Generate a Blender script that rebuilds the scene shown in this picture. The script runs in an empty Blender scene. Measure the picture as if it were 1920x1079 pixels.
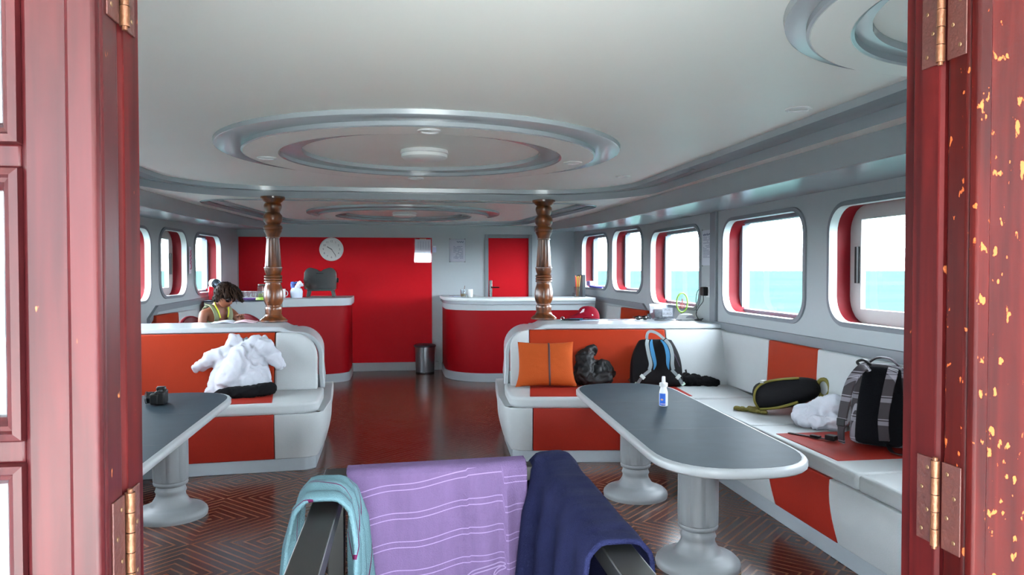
import bpy, bmesh, math, random
from mathutils import Vector, Matrix, noise
random.seed(7)
PI = math.pi
S = bpy.context.scene
COL = S.collection

# ------------------------------------------------------------------ helpers
def lin(c):
    return tuple(((v/255)/12.92 if v/255 <= .04045 else ((v/255+.055)/1.055)**2.4) for v in c)

def mat(name, rgb, rough=.5, metal=0., spec=.5, coat=0., var=0., vscale=8., bump=0., bscale=60., trans=0., alpha=1., coat_rough=.1, sheen=0., ior=1.5, stretch=None):
    m = bpy.data.materials.new(name); m.use_nodes = True
    nt = m.node_tree; b = nt.nodes['Principled BSDF']
    c = lin(rgb)
    b.inputs['Base Color'].default_value = (*c, 1)
    b.inputs['Roughness'].default_value = rough
    b.inputs['Metallic'].default_value = metal
    b.inputs['Specular IOR Level'].default_value = spec
    b.inputs['Coat Weight'].default_value = coat
    b.inputs['Coat Roughness'].default_value = coat_rough
    b.inputs['Transmission Weight'].default_value = trans
    b.inputs['Alpha'].default_value = alpha
    b.inputs['Sheen Weight'].default_value = sheen
    b.inputs['IOR'].default_value = ior
    if var or bump:
        tc = nt.nodes.new('ShaderNodeTexCoord')
        src = tc.outputs['Object']
        if stretch:
            mp = nt.nodes.new('ShaderNodeMapping'); mp.inputs['Scale'].default_value = stretch
            nt.links.new(src, mp.inputs['Vector']); src = mp.outputs['Vector']
    if var:
        n = nt.nodes.new('ShaderNodeTexNoise'); n.inputs['Scale'].default_value = vscale; n.inputs['Detail'].default_value = 5
        nt.links.new(src, n.inputs['Vector'])
        mx = nt.nodes.new('ShaderNodeMix'); mx.data_type = 'RGBA'
        mx.inputs['A'].default_value = (*[max(0, v*(1-var)) for v in c], 1)
        mx.inputs['B'].default_value = (*[min(1, v*(1+var)) for v in c], 1)
        nt.links.new(n.outputs['Fac'], mx.inputs['Factor'])
        nt.links.new(mx.outputs['Result'], b.inputs['Base Color'])
    if bump:
        n2 = nt.nodes.new('ShaderNodeTexNoise'); n2.inputs['Scale'].default_value = bscale; n2.inputs['Detail'].default_value = 4
        nt.links.new(src, n2.inputs['Vector'])
        bp = nt.nodes.new('ShaderNodeBump'); bp.inputs['Strength'].default_value = bump; bp.inputs['Distance'].default_value = .01
        nt.links.new(n2.outputs['Fac'], bp.inputs['Height']); nt.links.new(bp.outputs['Normal'], b.inputs['Normal'])
    return m

class MB:
    """collects shapes into one mesh"""
    def __init__(self): self.bm = bmesh.new()
    def face(self, vs, mi=0):
        try:
            f = self.bm.faces.new(vs); f.material_index = mi; return f
        except ValueError: return None
    def box(self, c, s, rz=0, mi=0, M=None):
        M = M or (Matrix.Translation(c) @ Matrix.Rotation(rz, 4, 'Z'))
        v = [self.bm.verts.new(M @ Vector((x*s[0]/2, y*s[1]/2, z*s[2]/2))) for x in (-1,1) for y in (-1,1) for z in (-1,1)]
        for q in ((0,1,3,2),(4,6,7,5),(0,4,5,1),(2,3,7,6),(0,2,6,4),(1,5,7,3)): self.face([v[i] for i in q], mi)
        return self
    def bb(self, x0, x1, y0, y1, z0, z1, mi=0):
        return self.box(((x0+x1)/2, (y0+y1)/2, (z0+z1)/2), (abs(x1-x0), abs(y1-y0), abs(z1-z0)), 0, mi)
    def rings(self, loops, closed=True, cap=True, mi=0):
        rows = [[self.bm.verts.new(Vector(p)) for p in l] for l in loops]
        n = len(rows[0])
        for a, b in zip(rows, rows[1:]):
            for i in range(n if closed else n-1):
                j = (i+1) % n
                self.face([a[i], a[j], b[j], b[i]], mi)
        if cap and closed:
            self.face(rows[0][::-1], mi); self.face(rows[-1], mi)
        return self
    def lathe(self, prof, c=(0,0,0), n=32, M=None, cap=True, mi=0, sx=1, sy=1):
        M = M or Matrix.Translation(c)
        loops = [[M @ Vector((max(r,1e-4)*math.cos(2*PI*k/n)*sx, max(r,1e-4)*math.sin(2*PI*k/n)*sy, z)) for k in range(n)] for r, z in prof]
        return self.rings(loops, True, cap, mi)
    def cyl(self, p0, p1, r, n=16, r1=None, mi=0):
        p0, p1 = Vector(p0), Vector(p1); d = p1-p0
        M = Matrix.Translation(p0) @ d.to_track_quat('Z', 'Y').to_matrix().to_4x4()
        return self.lathe([(r, 0), (r if r1 is None else r1, d.length)], n=n, M=M, mi=mi)
    def tube(self, pts, r, n=8, mi=0, closed=False, flat=1.0, up=None):
        pts = [Vector(p) for p in pts]; m = len(pts); loops = []; prev = Vector(up) if up else None
        for i, p in enumerate(pts):
            if closed: t = pts[(i+1) % m]-pts[i-1]
            else: t = pts[min(i+1, m-1)]-pts[max(i-1, 0)]
            t.normalize()
            if prev is None: prev = Vector((0,0,1)) if abs(t.z) < .9 else Vector((1,0,0))
            b = t.cross(prev); b.normalize(); a = b.cross(t); a.normalize()
            if not up: prev = a
            rr = r[i] if isinstance(r, (list, tuple)) else r
            loops.append([p + b*(rr*math.cos(2*PI*k/n)) + a*(rr*flat*math.sin(2*PI*k/n)) for k in range(n)])
        if closed: loops.append(loops[0]); return self.rings(loops, True, False, mi)
        return self.rings(loops, True, True, mi)
    def prism(self, poly, z0, z1, f=None, mi=0):
        f = f or (lambda a, b, c: (a, b, c))
        return self.rings([[f(x, y, z0) for x, y in poly], [f(x, y, z1) for x, y in poly]], True, True, mi)
    def ell(self, c, s, n=24, m=14, M=None, mi=0, pw=1.0):
        M = M or Matrix.Translation(c)
        def sg(v): return math.copysign(abs(v)**pw, v)
        loops = []
        for j in range(m+1):
            th = -PI/2 + PI*j/m*.998 + .001
            loops.append([M @ Vector((s[0]*sg(math.cos(th))*sg(math.cos(2*PI*k/n)), s[1]*sg(math.cos(th))*sg(math.sin(2*PI*k/n)), s[2]*sg(math.sin(th)))) for k in range(n)])
        return self.rings(loops, True, True, mi)
    def grid(self, fn, nu, nv, mi=0, uv=None):
        rows = [[self.bm.verts.new(Vector(fn(i/nu, j/nv))) for j in range(nv+1)] for i in range(nu+1)]
        lay = self.bm.loops.layers.uv.verify() if uv else None
        for i in range(nu):
            for j in range(nv):
                f = self.face([rows[i][j], rows[i+1][j], rows[i+1][j+1], rows[i][j+1]], mi)
                if uv and f:
                    for l, (a, b) in zip(f.loops, ((i,j),(i+1,j),(i+1,j+1),(i,j+1))): l[lay].uv = uv(a/nu, b/nv)
        return self
    def fill(self, loops, z=None):
        """planar polygon with holes"""
        es = []
        for l in loops:
            vs = [self.bm.verts.new(Vector(p)) for p in l]
            for i in range(len(vs)): es.append(self.bm.edges.new((vs[i], vs[(i+1) % len(vs)])))
        bmesh.ops.triangle_fill(self.bm, use_beauty=True, use_dissolve=False, edges=es)
        return self
    def build(self, name, m, parent=None, smooth=True, bevel=0, seg=2, sub=0, solid=0, off=0, world=True, angle=35, recalc=True):
        bm = self.bm
        if recalc: bmesh.ops.recalc_face_normals(bm, faces=bm.faces)
        if parent is not None and world:
            bm.transform(WM(parent).inverted())
        me = bpy.data.meshes.new(name); bm.to_mesh(me); bm.free()
        ms = m if isinstance(m, (list, tuple)) else [m]
        for x in ms: me.materials.append(x)
        o = bpy.data.objects.new(name, me); COL.objects.link(o)
        if parent is not None: o.parent = parent
        if smooth:
            for p in me.polygons: p.use_smooth = True
            if not sub: me.set_sharp_from_angle(angle=math.radians(angle))
        if solid:
            md = o.modifiers.new('thickness', 'SOLIDIFY'); md.thickness = solid; md.offset = off
        if bevel:
            md = o.modifiers.new('bevel', 'BEVEL'); md.width = bevel; md.segments = seg; md.limit_method = 'ANGLE'; md.angle_limit = math.radians(40); md.harden_normals = False
        if sub:
            md = o.modifiers.new('sub', 'SUBSURF'); md.levels = sub; md.render_levels = sub
        return o

def WM(o):
    """world matrix without waiting for the depsgraph"""
    m = o.matrix_basis.copy()
    return WM(o.parent) @ m if o.parent else m

def thing(name, label, cat, loc=(0,0,0), rz=0, group=None, rot=None):
    o = bpy.data.objects.new(name, None); COL.objects.link(o)
    o.location = loc; o.rotation_euler = rot or (0,0,rz); o.empty_display_size = .1
    return tag(o, label, cat, group)
def tag(o, label, cat, group=None):
    o['label'] = label; o['category'] = cat
    if group: o['group'] = group
    return o
def struct(o): o['kind'] = 'structure'; return o
def sempty(name, loc=(0,0,0)):
    o = bpy.data.objects.new(name, None); COL.objects.link(o); o.location = loc; o.empty_display_size = .1
    return struct(o)
def dup(root, loc, rz, label, group=None):
    r = root.copy(); COL.objects.link(r); r.location = loc; r.rotation_euler = (0,0,rz); r['label'] = label
    if group: r['group'] = group
    for ch in list(root.children):
        c = ch.copy(); COL.objects.link(c); c.parent = r
        for g in ch.children:
            d = g.copy(); COL.objects.link(d); d.parent = c
    return r
def rrect(x0, x1, y0, y1, r, n=8):
    out = []
    for cx, cy, a in ((x1-r, y1-r, 0), (x0+r, y1-r, 90), (x0+r, y0+r, 180), (x1-r, y0+r, 270)):
        for k in range(n+1):
            t = math.radians(a+90*k/n); out.append((cx+r*math.cos(t), cy+r*math.sin(t)))
    return out
def smooth_path(pts, n=8):
    """Catmull-Rom through points"""
    P = [Vector(p) for p in pts]; out = []
    for i in range(len(P)-1):
        p0, p1, p2, p3 = P[max(i-1,0)], P[i], P[i+1], P[min(i+2, len(P)-1)]
        for k in range(n):
            t = k/n
            out.append(.5*((2*p1)+(p2-p0)*t+(2*p0-5*p1+4*p2-p3)*t*t+(3*p1-p0-3*p2+p3)*t**3))
    out.append(P[-1]); return out
def fnoise(p, s=1., oct=3):
    return noise.fractal(Vector(p)*s, 1.0, 2.0, oct)
def folds(p, s, o=(0,0,0)):
    """creased cloth: ridged noise"""
    q = Vector(p)*s + Vector(o); w = Vector((fnoise(q, .9), fnoise(q+Vector((7,3,1)), .9), fnoise(q+Vector((1,9,4)), .9)))
    v = noise.noise(q*1.2 + w*1.1); return 1-2*abs(v)
def blob(name, m, parts, parent=None, voxel=.012, fold=.012, fs=9., smooth=4, stretch=(1,1,1), world=True, fine=0.):
    """cloth-like heap: union of rounded volumes, remeshed, then creased"""
    mb = MB()
    for p in parts:
        if len(p) == 3:   # capsule: a, b, radius or (ra, rb)
            a, b, r = Vector(p[0]), Vector(p[1]), p[2]
            ra, rb = (r if isinstance(r, (tuple, list)) else (r, r))
            d = b-a; L = max(d.length, 1e-4)
            M = Matrix.Translation(a) @ d.to_track_quat('Z', 'Y').to_matrix().to_4x4()
            prof = [(ra*math.cos(t), ra*math.sin(t)) for t in [-PI/2*(1-k/6) for k in range(7)]]
            prof += [(rb*math.cos(t), L+rb*math.sin(t)) for t in [PI/2*k/6 for k in range(7)]]
            mb.lathe(prof, n=20, M=M)
        else:             # ellipsoid: centre, radii
            mb.ell(p[0], p[1])
    bmesh.ops.recalc_face_normals(mb.bm, faces=mb.bm.faces)
    me0 = bpy.data.meshes.new('tmp'); mb.bm.to_mesh(me0); mb.bm.free()
    o0 = bpy.data.objects.new('tmp', me0); COL.objects.link(o0)
    r = o0.modifiers.new('r', 'REMESH'); r.mode = 'VOXEL'; r.voxel_size = voxel; r.use_smooth_shade = True
    s = o0.modifiers.new('s', 'SMOOTH'); s.factor = .6; s.iterations = smooth
    dg = bpy.context.evaluated_depsgraph_get(); ev = o0.evaluated_get(dg)
    me = bpy.data.meshes.new_from_object(ev); 
    bpy.data.objects.remove(o0); bpy.data.meshes.remove(me0)
    st = Vector(stretch)
    N = [v.normal.copy() for v in me.vertices]
    for v, nn in zip(me.vertices, N):
        q = Vector((v.co.x*st.x, v.co.y*st.y, v.co.z*st.z))
        v.co += nn*(fold*(folds(q, fs)-.55) + (fine*noise.noise(q*fs*5) if fine else 0))
    me.materials.clear(); me.materials.append(m)
    for p in me.polygons: p.use_smooth = True
    me.name = name
    o = bpy.data.objects.new(name, me); COL.objects.link(o)
    if parent is not None:
        if world: me.transform(WM(parent).inverted())
        o.parent = parent
    return o
def text(name, s, size, m, M, parent=None, ext=.0006, align='CENTER'):
    c = bpy.data.curves.new(name, 'FONT'); c.body = s; c.size = size; c.extrude = ext; c.align_x = align; c.align_y = 'CENTER'; c.resolution_u = 3
    o0 = bpy.data.objects.new(name, c); COL.objects.link(o0)
    me = bpy.data.meshes.new_from_object(o0.evaluated_get(bpy.context.evaluated_depsgraph_get()))
    bpy.data.objects.remove(o0); bpy.data.curves.remove(c)
    me.transform(M)
    if parent is not None: me.transform(WM(parent).inverted())
    me.materials.clear(); me.materials.append(m); me.name = name
    o = bpy.data.objects.new(name, me); COL.objects.link(o)
    if parent is not None: o.parent = parent
    return o

# ------------------------------------------------------------------ camera
F = 1400.
cam = bpy.data.cameras.new('camera'); co = bpy.data.objects.new('camera', cam); COL.objects.link(co)
cam.sensor_fit = 'HORIZONTAL'; cam.sensor_width = 36; cam.lens = 36*F/1920; cam.clip_start = .02; cam.clip_end = 40000
co.location = (0, 0, 1.55)
co.rotation_euler = (PI/2-math.radians(1.289), 0, -math.radians(8.168))
S.camera = co
S.view_settings.view_transform = 'Standard'; S.view_settings.look = 'None'; S.view_settings.gamma = 1
S.view_settings.exposure = 0.64
try: S.cycles.use_denoising = True
except Exception: pass
S.cycles.max_bounces = 10; S.cycles.diffuse_bounces = 6; S.cycles.glossy_bounces = 4; S.cycles.transmission_bounces = 6; S.cycles.transparent_max_bounces = 8
S.cycles.caustics_reflective = False; S.cycles.caustics_refractive = False; S.cycles.sample_clamp_indirect = 6

# ------------------------------------------------------------------ materials
M_ceil = mat('ceiling white paint', (246,248,242), .42, spec=.4, var=.04, vscale=1.2, bump=.06, bscale=9)
M_bar_dim = mat('crimson bar front dimmed', (136,4,15), .5, spec=.12, var=.06, vscale=2.5)  # darker copy of the panel red, offsets the stronger light on the bar
M_wall = mat('grey white wall paint', (164,171,174), .5, var=.03, vscale=2., bump=.05, bscale=90)
M_grey = mat('glossy grey paint', (148,155,160), .25, spec=.45, coat=.2, coat_rough=.12, bump=.05, bscale=6, var=.05, vscale=5)
M_greym = mat('grey trim paint', (118,124,130), .4, var=.05, vscale=6)
M_lip = mat('pale lip paint', (214,224,224), .35)
M_red = mat('red panel paint', (196,14,28), .5, spec=.12, var=.06, vscale=2.5, bump=.05, bscale=150)
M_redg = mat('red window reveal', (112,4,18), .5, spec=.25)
M_vin = mat('white vinyl', (176,180,181), .45, spec=.3, var=.05, vscale=7, bump=.12, bscale=160)
M_or = mat('orange vinyl', (146,40,10), .55, spec=.15, var=.07, vscale=6, bump=.1, bscale=160)
M_orf = mat('rust orange vinyl', (144,37,27), .55, spec=.15, var=.07, vscale=6, bump=.1, bscale=160)
M_alu_shade = mat('shaded aluminium frame', (116,128,140), .4)  # darker copy of the aluminium, shade on the fixed frames put into the colour
M_alu = mat('white aluminium frame', (182,181,180), .35)
M_dark = mat('dark rubber', (30,32,36), .5)
M_black = mat('black plastic', (11,11,13), .4, spec=.3)
M_chrome = mat('brushed steel', (170,172,172), .22, metal=1., var=.06, vscale=30, stretch=(40,40,1))
M_white = mat('white plastic', (212,212,212), .35)
M_paper = mat('white paper', (200,203,212), .6)
M_ink = mat('grey ink', (92,96,112), .6)
M_kick = mat('grey white skirting paint', (150,157,162), .45, var=.04, vscale=6)
M_ped = mat('table pedestal white paint', (122,125,128), .45, var=.05, vscale=10, bump=.08, bscale=30)
M_top = mat('grey marbled tabletop', (44,56,64), .5, spec=.04, var=.22, vscale=9)
M_edge = mat('white tabletop edge', (164,168,170), .35)
M_plate = mat('paint stained hinge plate', (62,25,19), .5, metal=.2, var=.3, vscale=50, bump=.2, bscale=120)
M_brass = mat('worn brass', (92,56,36), .4, metal=.6, var=.35, vscale=40, bump=.2, bscale=120)
M_rail = mat('black painted rail', (30,30,29), .38, spec=.4, var=.2, vscale=20)
M_terry = mat('white terry cloth', (190,192,200), .9, bump=.35, bscale=180, spec=.1)
M_blackcloth = mat('black fabric', (14,14,17), .85, spec=.15, bump=.3, bscale=120, var=.2, vscale=20)

def glass_mat(name, tint=(1,1,1), rough=0., refl=.8, base=.05):
    m = bpy.data.materials.new(name); m.use_nodes = True; nt = m.node_tree; nt.nodes.clear()
    o = nt.nodes.new('ShaderNodeOutputMaterial'); mx = nt.nodes.new('ShaderNodeMixShader')
    t = nt.nodes.new('ShaderNodeBsdfTransparent'); t.inputs['Color'].default_value = (*tint, 1)
    g = nt.nodes.new('ShaderNodeBsdfGlossy'); g.inputs['Roughness'].default_value = rough
    ge = nt.nodes.new('ShaderNodeNewGeometry'); dt = nt.nodes.new('ShaderNodeVectorMath'); dt.operation = 'DOT_PRODUCT'
    nt.links.new(ge.outputs['Incoming'], dt.inputs[0]); nt.links.new(ge.outputs['Normal'], dt.inputs[1])
    prev = dt.outputs['Value']
    for op, v, rev in (('ABSOLUTE', 0, 0), ('SUBTRACT', 1., 1), ('POWER', 5., 0), ('MULTIPLY', refl, 0), ('ADD', base, 0)):
        q = nt.nodes.new('ShaderNodeMath'); q.operation = op; q.use_clamp = op == 'ADD'
        nt.links.new(prev, q.inputs[1 if rev else 0])
        if op != 'ABSOLUTE': q.inputs[0 if rev else 1].default_value = v
        prev = q.outputs[0]
    nt.links.new(prev, mx.inputs['Fac'])
    nt.links.new(t.outputs['BSDF'], mx.inputs[1]); nt.links.new(g.outputs['BSDF'], mx.inputs[2])
    nt.links.new(mx.outputs['Shader'], o.inputs['Surface'])
    return m
M_glass = glass_mat('clear window glass', (.97,.99,.99))
M_clear = glass_mat('clear drinking glass', (.80,.83,.84), .06, base=.16)
M_tint = glass_mat('door glass', (.93,.95,.96))

def floor_mat():
    m = bpy.data.materials.new('parquet floor'); m.use_nodes = True; nt = m.node_tree; b = nt.nodes['Principled BSDF']
    def math_(op, a, bb=None, c=None):
        n = nt.nodes.new('ShaderNodeMath'); n.operation = op
        for i, v in enumerate((a, bb, c)):
            if v is None: continue
            if isinstance(v, (int, float)): n.inputs[i].default_value = v
            else: nt.links.new(v, n.inputs[i])
        return n.outputs[0]
    tc = nt.nodes.new('ShaderNodeTexCoord'); sp = nt.nodes.new('ShaderNodeSeparateXYZ'); nt.links.new(tc.outputs['Object'], sp.inputs[0])
    T = .86
    tx = math_('PINGPONG', math_('ADD', sp.outputs[0], 20.13), T/2); ty = math_('PINGPONG', math_('ADD', sp.outputs[1], 20.1), T/2)
    t = math_('ADD', tx, ty)                       # nested diamonds
    k = math_('MULTIPLY', t, 1/.0717)               # one strip = 36 mm of |x|+|y|
    idx = math_('FLOOR', k); fr = math_('FRACT', k)
    cx = math_('FLOOR', math_('DIVIDE', math_('ADD', sp.outputs[0], 20.13), T/2)); cy = math_('FLOOR', math_('DIVIDE', math_('ADD', sp.outputs[1], 20.1), T/2))
    cb = nt.nodes.new('ShaderNodeCombineXYZ'); nt.links.new(idx, cb.inputs[0]); nt.links.new(cx, cb.inputs[1]); nt.links.new(cy, cb.inputs[2])
    wn = nt.nodes.new('ShaderNodeTexWhiteNoise'); nt.links.new(cb.outputs[0], wn.inputs['Vector'])
    ramp = nt.nodes.new('ShaderNodeValToRGB'); nt.links.new(wn.outputs['Value'], ramp.inputs['Fac'])
    e = ramp.color_ramp.elements; e[0].color = (*lin((60,31,25)), 1); e[1].color = (*lin((92,49,38)), 1)
    x = ramp.color_ramp.elements.new(.5); x.color = (*lin((76,39,31)), 1)
    nz = nt.nodes.new('ShaderNodeTexNoise'); nz.inputs['Scale'].default_value = 14; nz.inputs['Detail'].default_value = 6
    nt.links.new(tc.outputs['Object'], nz.inputs['Vector'])
    mx = nt.nodes.new('ShaderNodeMix'); mx.data_type = 'RGBA'; mx.blend_type = 'MULTIPLY'; mx.inputs['Factor'].default_value = .45
    nt.links.new(ramp.outputs['Color'], mx.inputs['A']); nt.links.new(nz.outputs['Color'], mx.inputs['B'])
    line = math_('LESS_THAN', fr, .24)
    alt = math_('MULTIPLY', line, .85)
    m2 = nt.nodes.new('ShaderNodeMix'); m2.data_type = 'RGBA'; nt.links.new(alt, m2.inputs['Factor'])
    nt.links.new(mx.outputs['Result'], m2.inputs['A']); m2.inputs['B'].default_value = (*lin((122,86,66)), 1)
    nt.links.new(m2.outputs['Result'], b.inputs['Base Color'])
    b.inputs['Roughness'].default_value = .2; b.inputs['Specular IOR Level'].default_value = .36
    b.inputs['Coat Weight'].default_value = .0; b.inputs['Coat Roughness'].default_value = .15
    bp = nt.nodes.new('ShaderNodeBump'); bp.inputs['Strength'].default_value = .02; bp.inputs['Distance'].default_value = .001
    nt.links.new(line, bp.inputs['Height']); nt.links.new(bp.outputs['Normal'], b.inputs['Normal'])
    return m
M_floor = floor_mat()

def wood_mat(name, dark, light, rough=.22, scale=(18,18,1.2), chips=None, coat=.4, speck=.69, cs=38, spec=.5):
    m = bpy.data.materials.new(name); m.use_nodes = True; nt = m.node_tree; b = nt.nodes['Principled BSDF']
    tc = nt.nodes.new('ShaderNodeTexCoord'); mp = nt.nodes.new('ShaderNodeMapping'); mp.inputs['Scale'].default_value = scale
    nt.links.new(tc.outputs['Object'], mp.inputs['Vector'])
    n = nt.nodes.new('ShaderNodeTexNoise'); n.inputs['Scale'].default_value = 2.2; n.inputs['Detail'].default_value = 7; n.inputs['Distortion'].default_value = .4
    nt.links.new(mp.outputs['Vector'], n.inputs['Vector'])
    r = nt.nodes.new('ShaderNodeValToRGB'); nt.links.new(n.outputs['Fac'], r.inputs['Fac'])
    r.color_ramp.elements[0].position = .35; r.color_ramp.elements[0].color = (*lin(dark), 1)
    r.color_ramp.elements[1].position = .68; r.color_ramp.elements[1].color = (*lin(light), 1)
    out = r.outputs['Color']
    if chips:   # worn spots where the varnish has flaked off
        n2 = nt.nodes.new('ShaderNodeTexNoise'); n2.inputs['Scale'].default_value = cs; n2.inputs['Detail'].default_value = 3
        mp2 = nt.nodes.new('ShaderNodeMapping'); mp2.inputs['Scale'].default_value = (1,1,.55); nt.links.new(tc.outputs['Object'], mp2.inputs['Vector']); nt.links.new(mp2.outputs['Vector'], n2.inputs['Vector'])
        r2 = nt.nodes.new('ShaderNodeValToRGB'); nt.links.new(n2.outputs['Fac'], r2.inputs['Fac'])
        r2.color_ramp.elements[0].position = speck; r2.color_ramp.elements[0].color = (0,0,0,1)
        r2.color_ramp.elements[1].position = speck+.02; r2.color_ramp.elements[1].color = (1,1,1,1)
        mx = nt.nodes.new('ShaderNodeMix'); mx.data_type = 'RGBA'; nt.links.new(r2.outputs['Color'], mx.inputs['Factor'])
        nt.links.new(out, mx.inputs['A']); mx.inputs['B'].default_value = (*lin(chips), 1); out = mx.outputs['Result']
    nt.links.new(out, b.inputs['Base Color'])
    b.inputs['Roughness'].default_value = rough; b.inputs['Coat Weight'].default_value = coat; b.inputs['Coat Roughness'].default_value = .12; b.inputs['Specular IOR Level'].default_value = spec
    bp = nt.nodes.new('ShaderNodeBump'); bp.inputs['Strength'].default_value = .08; nt.links.new(n.outputs['Fac'], bp.inputs['Height']); nt.links.new(bp.outputs['Normal'], b.inputs['Normal'])
    return m
M_door = wood_mat('red varnished door wood', (36,7,9), (54,15,17), .36, chips=(150,84,46), speck=.72, coat=.0, spec=.16)
M_doorR = wood_mat('worn red varnished door wood', (32,4,4), (52,8,6), .38, chips=(140,64,30), speck=.655, coat=.0, cs=75, spec=.07)
M_jamb = wood_mat('dark red jamb wood', (40,7,8), (66,14,14), .45, chips=(150,80,46), speck=.72, coat=.0, spec=.06)
M_col = wood_mat('turned varnished wood', (50,24,12), (124,66,26), .28, scale=(7,7,1.0), coat=.15)
M_deck = mat('white deck boards', (206,208,206), .5, var=.08, vscale=6)

# ------------------------------------------------------------------ setting: shell
YF = 11.7
def xr(y): return 2.93 if y <= 8.9 else 2.93-(y-8.9)*(.24/(YF-8.9))
def xl(y): return -2.76 if y <= 7.5 else -2.76+(y-7.5)*(.27/(YF-7.5))
def zs(y): return 2.11 if y <= 8.5 else 2.11+(y-8.5)*(.06/(YF-8.5))

def side_wall(name, xf, s, wins, mat_):
    """wins: (y0,y1,z0,z1) rounded openings in a wall running along y; s=+1 right, -1 left"""
    mb = MB(); cuts = [1.08]
    edges = sorted(wins); bounds = []
    ys = [1.08]
    for a, b in zip(edges, edges[1:]): ys.append((a[1]+b[0])/2)
    ys.append(YF)
    R_ = .17; n = 8
    for w, ya, yb in zip(edges, ys, ys[1:]):
        hole = rrect(w[0], w[1], w[2], w[3], R_, n)
        P = lambda y, z: (xf(y), y, z)
        hv = [mb.bm.verts.new(P(*p)) for p in hole]
        top = zs(min(yb, YF))+.05
        cv = [mb.bm.verts.new(P(*p)) for p in ((yb, top), (ya, top), (ya, 0), (yb, 0))]
        # lower and upper mid vertices follow the bend of the wall
        for c in range(4):
            arc = hv[c*(n+1):(c+1)*(n+1)]
            for a, b in zip(arc, arc[1:]): mb.face([cv[c], a, b])
            nx = hv[((c+1) % 4)*(n+1)]
            mb.face([cv[c], arc[-1], nx, cv[(c+1) % 4]])
    struct(mb.build(name, mat_, None, smooth=False))

RW = [(1.8,3.1,1.2,1.985), (3.46,4.82,1.204,1.985), (5.17,6.57,1.18,2.0), (7.14,8.62,1.175,1.997), (8.97,9.97,1.29,2.08), (10.18,11.28,1.30,2.07)]
LW = [(1.8,3.2,1.2,1.98), (3.7,5.1,1.2,1.98), (5.45,6.85,1.2,1.98), (7.15,8.44,1.235,1.99), (8.73,9.52,1.266,2.01), (9.84,10.85,1.27,2.014)]
side_wall('wall_right', xr, 1, RW, M_wall)
side_wall('wall_left', xl, -1, LW, M_wall)
WN = [0]
def window(w, xf, s, style):
    WN[0] += 1
    root = sempty('window_%d' % WN[0], (xf((w[0]+w[1])/2), (w[0]+w[1])/2, w[2]))
    def loop(gr, dx, r=.17): return [(xf(y)+s*dx, y, z) for y, z in rrect(w[0]-gr, w[1]+gr, w[2]-gr, w[3]+gr, max(.03, r+gr))]
    MB().rings([loop(.0,.0), loop(.035,-.001), loop(.032,-.014), loop(.004,-.016), loop(0,-.0)], cap=False).build('surround', M_greym, root, angle=60)
    MB().rings([loop(0,-.016), loop(0,.03), loop(.0,.045)], cap=False).build('lip', M_lip, root, angle=60)
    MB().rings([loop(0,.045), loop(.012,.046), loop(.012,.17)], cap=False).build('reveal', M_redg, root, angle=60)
    y0, y1, z0, z1 = w; e = .025
    def fr(a, b, c, d, x0=.15, x1=.215):
        m = MB()
        m.rings([[(xf(y)+s*x0, y, z) for y, z in ((a,c),(b,c),(b,d),(a,d))], [(xf(y)+s*x1, y, z) for y, z in ((a,c),(b,c),(b,d),(a,d))]])
        return m
    m = MB(); t = .05
    for q in ((y0-e, y1+e, z0-e, z0+.02), (y0-e, y1+e, z1-.02, z1+e), (y0-e, y0+t, z0+.02, z1-.02), (y1-t, y1+e, z0+.02, z1-.02)):
        a, b, c, d = q
        m.rings([[(xf(y)+s*.152, y, z) for y, z in ((a,c),(b,c),(b,d),(a,d))], [(xf(y)+s*.225, y, z) for y, z in ((a,c),(b,c),(b,d),(a,d))]])
    m.build('outer_frame', M_alu if style == 'slide' else M_alu_shade, root, smooth=False)
    def sash(a, b, c, d, x0, x1, t):
        m = MB()
        for q in ((a, b, c, c+t), (a, b, d-t, d), (a, a+t, c+t, d-t), (b-t, b, c+t, d-t)):
            m.rings([[(xf(y)+s*x0, y, z) for y, z in ((q[0],q[2]),(q[1],q[2]),(q[1],q[3]),(q[0],q[3]))], [(xf(y)+s*x1, y, z) for y, z in ((q[0],q[2]),(q[1],q[2]),(q[1],q[3]),(q[0],q[3]))]])
        return m
    if style == 'slide':
        ym = (y0+y1)/2
        sh = sash(ym-.03, y1-t, z0+.02, z1-.02, .15, .185, .065).build('sash', M_alu, root, smooth=False)
        MB().bb(xf(y1-.09)+s*.128, xf(y1-.09)+s*.15, y1-t-.048, y1-t-.025, (z0+z1)/2-.13, (z0+z1)/2+.12).build('latch', M_black, sh)
        sh2 = sash(y0+t, ym+.03, z0+.02, z1-.02, .186, .214, .055).build('sash', M_alu, root, smooth=False)
        MB().rings([[(xf(y)+s*.168, y, z) for y, z in ((ym,z0+.08),(y1-t-.06,z0+.08),(y1-t-.06,z1-.08),(ym,z1-.08))]], cap=False).bm.free()
        m = MB(); m.face([m.bm.verts.new((xf(y)+s*.168, y, z)) for y, z in ((ym+.03,z0+.08),(y1-t-.06,z0+.08),(y1-t-.06,z1-.08),(ym+.03,z1-.08))]); m.build('pane', M_glass, sh, smooth=False)
        m = MB(); m.face([m.bm.verts.new((xf(y)+s*.2, y, z)) for y, z in ((y0+t+.05,z0+.07),(ym-.02,z0+.07),(ym-.02,z1-.07),(y0+t+.05,z1-.07))]); m.build('pane', M_glass, sh2, smooth=False)
    else:
        m = MB(); m.face([m.bm.verts.new((xf(y)+s*.215, y, z)) for y, z in ((y0,z0),(y1,z0),(y1,z1),(y0,z1))]); m.build('pane', M_glass, root, smooth=False)
    return root
for i, w in enumerate(RW): window(w, xr, 1, 'slide' if i in (0,1) else 'fixed')
for i, w in enumerate(LW): window(w, xl, -1, 'slide' if i in (0,1,4) else 'fixed')

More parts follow.
